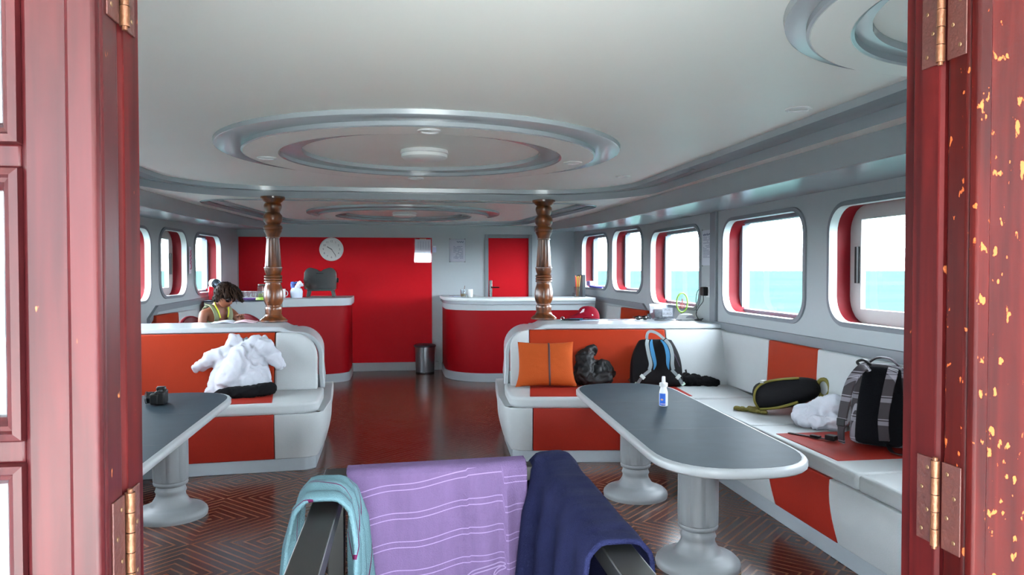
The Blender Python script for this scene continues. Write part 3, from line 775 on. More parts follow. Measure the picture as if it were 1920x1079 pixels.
# dining tables on twin pedestals
def table(c, tilt, label, px_off):
    t = thing('dining_table', label, 'table', (c[0], c[1], 0), tilt)
    M = Matrix.Translation((c[0], c[1], 0)) @ Matrix.Rotation(tilt, 4, 'Z')
    f = lambda x, y, z: M @ Vector((x, y, z))
    hw, hl = .372, 1.275
    def outline(k):
        pts = []
        for sy in (1, -1):
            e = []
            for i in range(19):
                a = PI*i/18
                e.append(((hw-k)*math.copysign(abs(math.cos(a))**.8, math.cos(a)), (hl-k-.40)+.40*abs(math.sin(a))**.8))
            if sy < 0: e = [(-x, -y) for x, y in e]
            pts += e
        return pts
    MB().rings([[f(x, y, z) for x, y in outline(k)] for k, z in ((.03,.632),(.008,.634),(0,.642),(0,.668),(.006,.676),(.022,.679))]).build('edge_band', M_edge, t, angle=50)
    mb = MB(); ol = outline(.0225)
    mb.rings([[f(x, y, z) for x, y in ol] for z in (.672, .6797)])
    tp = mb.build('tabletop', M_top, t, angle=40)
    for yy in (-.42, .43):
        mb = MB(); mb.rings([[f(x, y, z) for x, y in ((-hw+.02, yy-.0015), (hw-.02, yy-.0015), (hw-.02, yy+.0015), (-hw+.02, yy+.0015))] for z in (.679, .6799)]); mb.build('joint_line', M_black, tp)
    for yy in (-.62, .61):
        p = f(px_off, yy, 0)
        loops = []; n = 48
        prof = [(.10,.632),(.104,.60),(.105,.3),(.104,.232),(.098,.226),(.09,.215)]
        for r, z in prof:
            loops.append([(p.x+rr*math.cos(2*PI*k/n), p.y+rr*math.sin(2*PI*k/n), z) for k in range(n) for rr in [r*(1-(.05 if (k % 6) in (0,) and .23 < z < .61 else 0))]])
        mb = MB(); mb.rings(loops); pd = mb.build('pedestal', M_ped, t, angle=30)
        MB().lathe([(.10,.226),(.104,.218),(.10,.205),(.085,.196),(.088,.18),(.094,.165),(.086,.15),(.09,.13),(.105,.105),(.12,.085),(.13,.074),(.165,.066),(.20,.052),(.216,.035),(.22,.02),(.216,0)], (p.x, p.y, 0), 48).build('pedestal_base', M_ped, pd, angle=60)
table((1.565, 4.335), -.04, 'grey topped oval table with two white pedestals, right, with the small bottle on it', -.02)
table((-1.535, 4.335), .012, 'grey topped oval table with white pedestals, left, with the black camera on it', .075)

# bar counters
def slab_sweep(mb, path, prof):
    loops = []; n = len(path)
    for i, p in enumerate(path):
        a = Vector(path[max(i-1,0)]); b = Vector(path[min(i+1,n-1)]); t = (b-a).normalized(); nn = Vector((-t.y, t.x))
        loops.append([(p[0]+nn.x*o, p[1]+nn.y*o, z) for o, z in prof])
    mb.rings(loops)
cR = [(2.66, 10.28), (2.0, 10.27), (1.35, 10.28)] + [(p[0], p[1]) for p in arc(1.25, 10.95, .665, 270, 180, 12)] + [(.58, 11.3), (.58, YF-.01)]
cb = thing('bar_counter', 'red fronted curved bar counter right of the aisle, before the red door', 'counter', (1.4, 11.0, 0))
def counter_panel(path, z0, z1, o0, o1, m_, nm, par, bv=.003):
    mb = MB(); slab_sweep(mb, path, [(o0, z0), (o0, z1), (o1, z1), (o1, z0)]); return mb.build(nm, m_, par, bevel=bv)
rp = cR
counter_panel(rp, 0, .12, .012, -.05, M_kick, 'kick_base', cb)
counter_panel(rp, .12, .995, 0, -.05, M_bar_dim, 'front_panel', cb)
counter_panel(rp, .995, 1.08, .006, -.05, M_wall, 'upper_band', cb)
counter_panel(rp, 1.08, 1.128, .03, -.05, M_grey, 'grey_band', cb)
mb = MB()
tp_ = [(x, y) for x, y in cR] ; cen = [(2.66, YF-.01)]
nn_ = []
for i, p in enumerate(rp):
    a = Vector(rp[max(i-1,0)]); b = Vector(rp[min(i+1,len(rp)-1)]); t_ = (b-a).normalized(); nn_.append((p[0]-t_.y*.04, p[1]+t_.x*.04))
# counter top only as deep as a bar: strip 0.55 m wide
mb = MB(); slab_sweep(mb, rp, [(.04, 1.126), (.046, 1.148), (.04, 1.17), (-.5, 1.17), (-.5, 1.126)]); mb.build('counter_top', M_lip, cb, bevel=.003)
cl = thing('bar_counter', 'red and white fronted bar counter left of the aisle, with the steel toaster on it', 'counter', (-1.6, 10.9, 0))
cL = [(-.80, YF-.03), (-.785, 11.2)] + [(p[0], p[1]) for p in arc(-1.03, 10.82, .245, 0, -70, 8)] + [(-1.3, 10.42), (-1.62, 10.22)]
cL2 = [(-1.62, 10.22), (-2.0, 10.05), (-2.3, 9.98), (-2.54, 9.98)]
cLr, cL2r = cL, cL2
def neg(path): return path[::-1]
for path, mm, nm in ((cL, M_bar_dim, 'front_panel'), (cL2, M_wall, 'front_panel')):
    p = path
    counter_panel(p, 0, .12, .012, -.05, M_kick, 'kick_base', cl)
    counter_panel(p, .12, 1.065 if mm is M_bar_dim else 1.15, 0, -.05, mm, nm, cl)
mb = MB(); slab_sweep(mb, cL, [(.03, 1.065), (.034, 1.12), (.03, 1.17), (-.6, 1.17), (-.6, 1.065)]); mb.build('counter_top', M_wall, cl, bevel=.004)
mb = MB(); slab_sweep(mb, cL2, [(.02, 1.15), (.022, 1.16), (.02, 1.17), (-.62, 1.17), (-.62, 1.15)]); mb.build('rear_counter_top', mat('dark counter laminate', (70,76,96), .25), cl, bevel=.004)
# ------------------------------------------------------------------ things on and around the sofas
def T3(loc, rz=0, rx=0, ry=0): return Matrix.Translation(loc) @ Matrix.Rotation(rz, 4, 'Z') @ Matrix.Rotation(ry, 4, 'Y') @ Matrix.Rotation(rx, 4, 'X')
ZS = .537
# orange scatter cushion
M_cush = mat('orange cushion cotton', (162,70,28), .8, spec=.1, bump=.25, bscale=140, var=.06, vscale=9)
t = thing('cushion', 'square orange cushion with one dark stripe at the aisle end of the right sofa', 'cushion', (1.21, 6.33, ZS))
Mc = T3((1.215, 6.385, ZS+.198), -.12, -.33)
def cush(sign):
    def fn(u, v):
        a, b = u*2-1, v*2-1
        pin = .048
        x = a*.245*(1-pin*(1-b*b)); z = b*.20*(1-pin*1.4*(1-a*a))
        if b < 0: x *= 1+.10*(-b)**2.5
        y = -sign*.062*((1-a**4)*(1-b**4))**.7
        y += .004*folds((a*2, b*2, sign), 1.3)*(1-a*a)*(1-b*b)
        return Mc @ Vector((x, y, z))
    return fn
mb = MB(); mb.grid(cush(1), 28, 28); mb.grid(cush(-1), 28, 28); bmesh.ops.remove_doubles(mb.bm, verts=mb.bm.verts, dist=.0012)
mb.build('cover', M_cush, t, angle=80)
mb = MB(); pts = [cush(1)(.555, k/20)+Mc.to_3x3() @ Vector((0,-.003,0)) for k in range(21)]
mb.tube(pts, .0085, 8, flat=.4, up=(Mc.to_3x3() @ Vector((0,-1,0)))); mb.build('stripe', mat('dark brown ribbon', (58,24,24), .7), t)

# black bundled jacket next to the cushion
o = blob('bundled_jacket', mat('black shiny fabric', (15,15,17), .5, spec=.3, bump=.2, bscale=90, var=.25, vscale=14), [
    ((1.56,6.40,ZS+.09), (1.585,6.46,ZS+.24), (.095,.075)), ((1.57,6.46,ZS+.24), (1.66,6.52,ZS+.30), (.07,.05)), ((1.68,6.42,ZS+.09), (1.76,6.44,ZS+.12), (.095,.075)),
    ((1.64,6.36,ZS+.06), (1.74,6.36,ZS+.07), .065), ((1.80,6.44,ZS+.12), (1.815,6.44,ZS+.10), .04), ((1.66,6.45,ZS+.15), (1.75,6.46,ZS+.17), .06)], None, .011, .022, 8., 3)
tag(o, 'crumpled black jacket bundled between the orange cushion and the blue-trimmed backpack', 'jacket')
# brown glossy pouch behind the table tip
o = blob('leather_pouch', mat('brown glossy leather', (104,48,36), .25, var=.2, vscale=20), [((1.90,6.48,ZS+.035), (2.02,6.46,ZS+.03), .034), ((1.98,6.43,ZS+.03), (2.05,6.43,ZS+.03), .03)], None, .008, .008, 14., 3)
tag(o, 'small glossy brown pouch lying between the black jacket and the blue-trimmed backpack', 'pouch')
# black cloth right of the backpack
o = blob('folded_scarf', mat('black knitted cloth', (18,18,20), .9, spec=.1, bump=.4, bscale=150), [((2.40,6.30,ZS+.045), (2.56,6.26,ZS+.04), .045), ((2.55,6.26,ZS+.035), (2.70,6.22,ZS+.03), .036), ((2.46,6.34,ZS+.07), (2.56,6.30,ZS+.06), .035), ((2.62,6.27,ZS+.06),(2.66,6.25,ZS+.05),.025)], None, .009, .016, 12., 3)
tag(o, 'crumpled black cloth lying on the white seat right of the blue-trimmed backpack', 'cloth')

def ribbon(mb, pts, w, th, up):
    """flat webbing along pts; up(i) is the face normal"""
    pts = [Vector(p) for p in pts]; loops = []; n = len(pts)
    for i, p in enumerate(pts):
        t = (pts[min(i+1,n-1)]-pts[max(i-1,0)]).normalized(); nn = Vector(up); b = t.cross(nn).normalized(); nn = b.cross(t).normalized()
        ww = w[i] if isinstance(w, (list, tuple)) else w
        loops.append([p+b*ww/2+nn*th/2, p-b*ww/2+nn*th/2, p-b*ww/2-nn*th/2, p+b*ww/2-nn*th/2])
    mb.rings(loops)
# backpack with grey and blue shoulder straps, straps towards the table
M_bk = mat('black nylon', (14,13,16), .7, spec=.15, bump=.25, bscale=160, var=.15, vscale=10)
M_gst = mat('light grey webbing', (124,134,137), .6, bump=.2, bscale=200)
M_blu = mat('bright blue lining', (30,104,146), .6)
bp = thing('backpack', 'black backpack with pale grey shoulder straps and bright blue lining on the right sofa', 'backpack', (2.18, 6.25, ZS))
Mb = T3((2.175, 6.20, ZS), -.14, -.22)
def B(x, y, z): return Mb @ Vector((x, y, z))
def bprof(z):   # half width at height z
    q = z/.43
    return .235*(1-.10*q)*(1-max(0,(q-.45))**2*1.15)
loops = []
for k in range(15):
    q = k/14; z = .43*math.sin(q*PI/2)**1.0; hw = bprof(z)
    if k == 14: hw *= .55
    hd = .105*(1-.25*q)*(1 if k < 13 else (.85 if k == 13 else .5)); hd *= (.8 if k == 0 else 1); hw *= (.9 if k == 0 else 1)
    ring_ = []
    for j in range(32):
        a = 2*PI*j/32; e = .55
        ring_.append(B(hw*math.copysign(abs(math.cos(a))**e, math.cos(a)), .10+hd*math.copysign(abs(math.sin(a))**e, math.sin(a)), z))
    loops.append(ring_)
mb = MB(); mb.rings(loops); mb.build('body', M_bk, bp, sub=1)
up_ = Mb.to_3x3() @ Vector((0,-1,0))
for s in (-1, 1):
    path = smooth_path([(s*.075,-.012,.415), (s*.085,-.03,.37), (s*.075,-.045,.28), (s*.062,-.05,.20), (s*.075,-.045,.15)] if s < 0 else [(.055,-.012,.415), (.09,-.03,.36), (.105,-.045,.28), (.10,-.05,.20), (.108,-.045,.15)], 5)
    mb = MB(); ribbon(mb, [B(*p) for p in path], [.062]*len(path), .014, up_); sp_ = mb.build('shoulder_strap', M_bk, bp, bevel=.004)
    mb = MB(); off = .012*(s); ribbon(mb, [B(p[0]+off, p[1]-.009, p[2]) for p in path], .030, .005, up_); mb.build('grey_webbing', M_gst, sp_)
    mb = MB(); ww = [.004+.030*math.sin(min(1, max(0, (k+1)/(len(path))))*PI) for k in range(len(path))]
    ribbon(mb, [B(p[0]-s*.026, p[1]-.006, p[2]) for p in path], ww, .006, up_); mb.build('blue_lining', M_blu, sp_)
    mb = MB(); lo = smooth_path([path[-1], (s*.145 if s < 0 else .165,-.03,.09), (s*.19 if s < 0 else .215,.02,.02)], 5)
    ribbon(mb, [B(*p) for p in lo], .026, .005, up_); mb.build('lower_strap', M_gst, bp)
    mb = MB(); c = lo[5]; mb.box((0,0,0), (.046,.014,.03), M=Mb @ Matrix.Translation((c[0], c[1]-.006, c[2])) @ Matrix.Rotation(-s*.8, 4, 'Y')); mb.build('buckle', mat('grey buckle', (186,196,192), .4), bp, bevel=.003)
    mb = MB(); c = lo[-1]; mb.box((0,0,0), (.035,.014,.026), M=Mb @ Matrix.Translation((c[0], c[1]-.004, c[2]+.012)) @ Matrix.Rotation(-s*.6, 4, 'Y')); mb.build('buckle', mat('pale green buckle', (182,204,190), .4), bp, bevel=.003)
mb = MB(); ribbon(mb, [B(*p) for p in smooth_path([(-.085,.02,.39), (-.088,.0,.45), (-.07,.0,.487), (-.03,.0,.488), (.02,.0,.462), (.075,.02,.415)], 6)], .024, .006, up_); mb.build('carry_handle', M_gst, bp)
mb = MB(); ribbon(mb, [B(*p) for p in smooth_path([(.03,-.001,.40),(.13,.0,.32),(.19,.0,.18)], 6)], .006, .004, up_); mb.build('seam_piping', mat('dark purple piping', (60,44,66), .6), bp)
mb = MB(); mb.tube([B(.235,.06,.12), B(.255,.05,.135), B(.25,.05,.16)], .009); mb.build('toggle', M_black, bp)

# black rolled duffel with olive yellow straps, leaning on the striped backrest
M_ol = mat('olive yellow webbing', (106,97,30), .7, bump=.3, bscale=120)
df = thing('duffel_bag', 'black cylindrical bag with olive yellow piping on the side seat, left of the white towel', 'bag', (2.72, 5.2, ZS))
a, b = Vector((2.535, 5.02, ZS+.115)), Vector((2.80, 4.80, ZS+.20))
ax = (b-a).normalized(); Md = Matrix.Translation(a) @ ax.to_track_quat('Z', 'Y').to_matrix().to_4x4(); L = (b-a).length
loops = []
for z, r in [(-.06,.03),(-.055,.075),(-.03,.105),(.02,.118),(L*.35,.122),(L*.7,.112),(L*.95,.085),(L+.03,.06),(L+.04,.02)]:
    loops.append([Md @ Vector((r*math.cos(2*PI*k/28)*1.0, r*math.sin(2*PI*k/28)*.9, z))+Vector((0,0,.006*noise.noise((k*.4, z*9, 1)))) for k in range(28)])
mb = MB(); mb.rings(loops); mb.build('body', M_bk, df, sub=1)
def on_cyl(ang, z, r): return Md @ Vector((r*math.cos(ang), r*math.sin(ang)*.9, z))
cd = (Vector((0,0,1.55))-a); 
# find the angle facing the viewer's side (aisle, -x -y)
best = max(range(64), key=lambda k: (on_cyl(2*PI*k/64, L/2, .12)-(a+b)/2).dot(Vector((-.45,-.8,.3)).normalized())); A0 = 2*PI*best/64
zup = max((-1, 1), key=lambda s_: on_cyl(A0+s_*.8, L/2, .12).z)
mb = MB()
def strap(pts, w=.016):
    P = [on_cyl(A0+zup*q, z, r) for q, z, r in pts]
    c0 = (a+b)/2
    mb.tube(smooth_path(P, 6), w/2, 8)
strap([(-1.3,-.03,.11), (-.4,-.035,.112), (.3,-.01,.122), (.75,.05,.124), (.8,L*.45,.126), (.8,L*.8,.11)])
mb.build('piping', M_ol, df)
mb = MB(); strap([(-1.15,-.02,.118), (-1.15,L*.3,.125), (-1.0,L*.7,.118)], .02); mb.build('lower_strap', M_ol, df)
mb = MB(); p0 = b+ax*.03
mb.tube([p0+Vector((.02*math.cos(2*PI*k/20)+.02, -.03-.055*math.cos(2*PI*k/20)*.8, .0+.06*math.sin(2*PI*k/20))) for k in range(20)], .014, 10, closed=True); mb.build('end_loop', M_ol, df)
mb = MB(); c = on_cyl(A0+zup*.85, .04, .128); mb.box(c, (.05,.03,.018), rz=.6); mb.build('buckle', mat('pale steel buckle', (170,170,168), .3, metal=.7), df, bevel=.003)
o = blob('mesh_pouch', mat('olive netting', (128,118,58), .8, bump=.5, bscale=160), [((2.440,5.060,ZS+.012),(2.520,4.950,ZS+.012),.016), ((2.380,5.120,ZS+.012),(2.450,5.060,ZS+.012),.018), ((2.480,5.120,ZS+.014),(2.540,5.000,ZS+.014),.016)], None, .007, .008, 16., 2)
tag(o, 'limp olive mesh cloth spread on the seat edge beneath the black cylindrical bag', 'cloth')

# white towel heap
o = blob('towel_heap', M_terry, [((2.660,4.510,ZS+.08), (2.740,4.450,ZS+.13), (.095,.085)), ((2.580,4.550,ZS+.06), (2.660,4.450,ZS+.06), .065), ((2.700,4.390,ZS+.05), (2.800,4.430,ZS+.06), .07), ((2.560,4.510,ZS+.04), (2.620,4.410,ZS+.045), .045), ((2.690,4.360,ZS+.03),(2.740,4.350,ZS+.03),.035), ((2.560,4.570,ZS+.11),(2.600,4.550,ZS+.12),.03)], None, .009, .028, 6.5, 3, fine=.001)
tag(o, 'crumpled white towel heaped between the black cylindrical bag and the plaid backpack', 'towel')

# plaid backpack
def plaid(name):
    m = bpy.data.materials.new(name); m.use_nodes = True; nt = m.node_tree; b_ = nt.nodes['Principled BSDF']; b_.inputs['Roughness'].default_value = .7
    tc = nt.nodes.new('ShaderNodeTexCoord'); sp_ = nt.nodes.new('ShaderNodeSeparateXYZ'); nt.links.new(tc.outputs['Object'], sp_.inputs[0])
    def M_(op, a_, b2=None):
        n = nt.nodes.new('ShaderNodeMath'); n.operation = op
        for i, v in enumerate((a_, b2)):
            if v is None: continue
            if isinstance(v, (int, float)): n.inputs[i].default_value = v
            else: nt.links.new(v, n.inputs[i])
        return n.outputs[0]
    def band(src, per, lo, hi, ph=0.): 
        f_ = M_('FRACT', M_('ADD', M_('DIVIDE', src, per), ph)); return M_('MULTIPLY', M_('GREATER_THAN', f_, lo), M_('LESS_THAN', f_, hi))
    h = M_('ADD', sp_.outputs[0], M_('MULTIPLY', sp_.outputs[1], .9))
    wide = M_('ADD', M_('MULTIPLY', band(sp_.outputs[2], .13, .4, .58, .25), .5), M_('MULTIPLY', band(h, .12, .4, .56), .45))
    thin = M_('ADD', band(sp_.outputs[2], .13, .64, .68, .25), band(h, .12, .62, .66))
    fac = M_('MINIMUM', M_('ADD', wide, M_('MULTIPLY', thin, .7)), 1.)
    mx = nt.nodes.new('ShaderNodeMix'); mx.data_type = 'RGBA'; nt.links.new(fac, mx.inputs['Factor'])
    mx.inputs['A'].default_value = (*lin((31,22,28)), 1); mx.inputs['B'].default_value = (*lin((142,137,146)), 1)
    nt.links.new(mx.outputs['Result'], b_.inputs['Base Color']); return m
M_pl = plaid('purple grey plaid')
pb = thing('backpack', 'purple and grey plaid backpack standing on the side seat by the right door jamb', 'backpack', (2.62, 3.93, ZS))
Mp = T3((2.645, 3.86, ZS+.012), -.62, -.05, .03) @ Matrix.Scale(.95, 4)   # local -y is the back panel, facing the aisle
def P(x, y, z): return Mp @ Vector((x, y, z))
def body_loops(W, D, H, y0, e=.35, n=12, lean=.0):
    out = []
    for k in range(n+1):
        q = k/n; z = H*q
        fw = (1-.10*q)*(1-max(0, q-.7)**2*3.2); fw *= .92 if k == 0 else 1
        fd = (1-.25*q)*(1-max(0, q-.75)**2*4.)*(.9 if k == 0 else 1)
        out.append([P(W/2*fw*math.copysign(abs(math.cos(2*PI*j/32))**e, math.cos(2*PI*j/32)), y0+D/2+lean*q+(D/2)*fd*math.copysign(abs(math.sin(2*PI*j/32))**e, math.sin(2*PI*j/32)), z) for j in range(32)])
    return out
mb = MB(); mb.rings(body_loops(.33, .13, .50, 0)); mb.build('main_compartment', M_pl, pb, sub=1)
mb = MB(); mb.rings(body_loops(.29, .10, .44, .12)); mb.build('front_compartment', M_pl, pb, sub=1)
mb = MB(); mb.rings([[P(x*(1-.1*q)*(1 if q < .8 else .86)*(.93 if q == 0 else 1), y, .01+.475*q) for x, y in ((-.135,-.002),(-.12,-.02),(.12,-.02),(.135,-.002),(.135,.02),(-.135,.02))] for q in (0,.06,.3,.6,.8,.95,1)]); mb.build('back_panel', mat('black padded mesh', (11,12,16), .85, spec=.1, bump=.6, bscale=220), pb, sub=1)
mb = MB(); mb.rings([[P(.15+.045*math.sin(PI*q)+(.0 if x < 0 else .02), .07+y*.075, .02+.20*q) for x, y in ((-1,-1),(1,-.8),(1,.8),(-1,1))] for q in (0,.1,.3,.6,.85,1)]); mb.build('side_pocket', M_pl, pb, sub=1)
mb = MB(); ribbon(mb, [P(*p) for p in smooth_path([(.17,.02,.215),(.205,.05,.222),(.205,.10,.222),(.17,.14,.215)], 5)], .012, .006, (0,0,1)); mb.build('pocket_hem', mat('light hem', (186,186,196), .6), pb)
upn = Mp.to_3x3() @ Vector((0,-1,0))
s1 = smooth_path([(-.075,-.01,.475),(-.115,-.055,.46),(-.165,-.105,.37),(-.19,-.125,.22),(-.20,-.12,.09),(-.195,-.09,.02)], 6)
mb = MB(); ribbon(mb, [P(*p) for p in s1], [.058]*(len(s1)-8)+[.04]*8, .014, Mp.to_3x3() @ Vector((-.55,-.8,0))); ss = mb.build('shoulder_strap', M_pl, pb, bevel=.003)
mb = MB(); mb.box((0,0,0), (.055,.022,.045), M=Mp @ T3((-.20,-.128,.145), -.6)); mb.build('strap_adjuster', M_black, ss, bevel=.004)
s2 = smooth_path([(.06,-.012,.475),(.055,-.05,.45),(.035,-.065,.33),(.02,-.06,.18),(.03,-.035,.05)], 6)
mb = MB(); ribbon(mb, [P(*p) for p in s2], .055, .014, upn); mb.build('shoulder_strap', M_pl, pb, bevel=.003)
mb = MB(); mb.tube([P(*p) for p in smooth_path([(-.06,.0,.49),(-.10,-.02,.515),(-.135,-.02,.50),(-.11,-.015,.475)], 5)], .008, 8); mb.build('hanging_loop', M_black, pb)
mb = MB(); mb.tube([P(*p) for p in smooth_path([(-.08,.05,.49),(-.03,.05,.53),(.04,.05,.53),(.09,.05,.49)], 5)], .011, 8, flat=.6); mb.build('top_handle', M_pl, pb)
mb = MB(); ribbon(mb, [P(*p) for p in smooth_path([(.05,-.02,.03),(.075,-.09,.0),(.14,-.095,-.004),(.16,-.03,.03)], 6)], .024, .004, (0,0,1)); mb.build('bottom_strap', M_black, pb)
mb = MB(); ribbon(mb, [(2.52,4.06,ZS+.02),(2.47,4.12,ZS+.012),(2.42,4.22,ZS+.008),(2.36,4.33,ZS+.006)], .022, .004, (0,0,1)); ws = mb.build('waist_strap', M_black, pb)
mb = MB(); mb.box((2.445,4.17,ZS+.014), (.03,.06,.016), rz=.5); mb.box((2.50,4.09,ZS+.024), (.05,.06,.03), rz=.5); mb.build('clip_buckle', M_black, ws, bevel=.003)

# white robe thrown over a black bag on the left sofa
o = blob('bathrobe', M_terry, [
    ((-1.40,6.37,ZS+.11),(-1.33,6.46,ZS+.29),(.13,.12)), ((-1.27,6.37,ZS+.10),(-1.27,6.46,ZS+.28),(.115,.11)), ((-1.54,6.37,ZS+.04),(-1.48,6.47,ZS+.26),(.06,.075)), ((-1.13,6.37,ZS+.10),(-1.22,6.46,ZS+.25),(.035,.07)),
    ((-1.56,6.34,ZS+.015),(-1.40,6.32,ZS+.02),.05), ((-1.40,6.32,ZS+.04),(-1.16,6.34,ZS+.10),.04),
    ((-1.47,6.50,ZS+.30),(-1.42,6.52,ZS+.40),(.07,.07)), ((-1.42,6.52,ZS+.42),(-1.33,6.54,ZS+.40),(.065,.045)), ((-1.35,6.48,ZS+.30),(-1.25,6.51,ZS+.42),(.08,.055)), ((-1.25,6.52,ZS+.40),(-1.18,6.53,ZS+.43),(.06,.035)),
    ((-1.46,6.48,ZS+.32),(-1.60,6.47,ZS+.27),(.085,.07)), ((-1.60,6.46,ZS+.27),(-1.69,6.44,ZS+.22),(.068,.05)),
    ((-1.18,6.50,ZS+.37),(-1.10,6.48,ZS+.29),(.08,.065)), ((-1.10,6.47,ZS+.29),(-1.03,6.45,ZS+.22),(.062,.045)),
    ((-1.40,6.38,ZS+.27),(-1.26,6.40,ZS+.28),.05)], None, .010, .026, 5.2, 3, fine=.001)
tag(o, 'white terry bathrobe draped over a black bag on the left sofa', 'bathrobe')
o = blob('black_bag', M_blackcloth, [((-1.45,6.16,ZS+.035),(-1.18,6.18,ZS+.045),.048), ((-1.2,6.20,ZS+.05),(-1.08,6.24,ZS+.06),.052), ((-1.40,6.22,ZS+.035),(-1.10,6.27,ZS+.05),.045)], None, .009, .008, 10., 3)
tag(o, 'flat black bag under the white bathrobe on the left sofa', 'bag')

# camera on the left table
ZT = .681
cm = thing('camera', 'black camera with lens on the left grey table', 'camera', (-1.60, 5.13, ZT))
def C(x, y, z): return T3((-1.575, 5.13, ZT), .10) @ Vector((x, y, z))
Mk = T3((-1.575, 5.13, ZT), .10)
mb = MB(); mb.box((0,0,0), (.062,.13,.088), M=Mk @ Matrix.Translation((0,0,.045))); mb.box((0,0,0), (.055,.05,.028), M=Mk @ Matrix.Translation((.0,.0,.10))); mb.box((0,0,0), (.05,.035,.07), M=Mk @ Matrix.Translation((-.03,-.058,.042))); mb.build('camera_body', M_black, cm, bevel=.010, seg=3)
mb = MB(); mb.lathe([(.036,0),(.038,.02),(.034,.024),(.038,.03),(.038,.06),(.033,.063),(.031,.058),(.001,.052)], n=32, M=Mk @ Matrix.Translation((-.025,.01,.042)) @ Matrix.Rotation(-PI/2, 4, 'Y')); ln = mb.build('lens', mat('glossy black lens barrel', (11,11,14), .22, coat=.5), cm)
mb = MB(); mb.lathe([(.0405,.066),(.0405,.072),(.036,.074)], n=32, M=Mk @ Matrix.Translation((-.022,.01,.042)) @ Matrix.Rotation(-PI/2, 4, 'Y'), cap=False); mb.build('lens_ring', M_chrome, ln)
mb = MB(); mb.lathe([(.012,0),(.012,.01),(.001,.011)], n=20, M=Mk @ Matrix.Translation((.005,-.045,.088))); mb.build('mode_dial', M_dark, cm)
# bottle on the right table
bt = thing('bottle', 'small white bottle with blue label standing on the right grey table', 'bottle', (1.645, 4.60, ZT-.001))
c0 = (1.645, 4.60, ZT-.001)
MB().lathe([(.024,0),(.027,.003),(.0275,.03),(.0275,.085),(.026,.095),(.021,.112),(.019,.122),(.019,.126)], c0, 32).build('bottle_body', M_white, bt)
MB().lathe([(.0255,.126),(.0265,.130),(.0265,.146),(.024,.149),(.0155,.150),(.0125,.152),(.011,.186),(.0095,.190),(.001,.191)], c0, 32).build('nozzle_cap', M_white, bt)
mb = MB(); A = [math.radians(v) for v in range(186, 284, 7)]
mb.rings([[(c0[0]+.0279*math.cos(q), c0[1]+.0279*math.sin(q), c0[2]+z) for q in A] for z in (.006, .083)], closed=False, cap=False); lb = mb.build('label', mat('blue label', (34,96,196), .4), bt)
mb = MB(); A2 = [math.radians(v) for v in range(206, 252, 5)]
mb.rings([[(c0[0]+.0282*math.cos(q), c0[1]+.0282*math.sin(q), c0[2]+.044+s_*.006*math.sin((k+.01)/(len(A2)-.98)*PI)) for k, q in enumerate(A2)] for s_ in (-1,1)], closed=False, cap=False); mb.build('label_mark', mat('pale orange print', (206,150,110), .5), lb)
mb = MB(); mb.rings([[(c0[0]+.0282*math.cos(q), c0[1]+.0282*math.sin(q), c0[2]+z) for q in A[3:]] for z in (.014, .018)], closed=False, cap=False); mb.build('label_line', mat('pale peach print', (206,180,180), .5), lb)

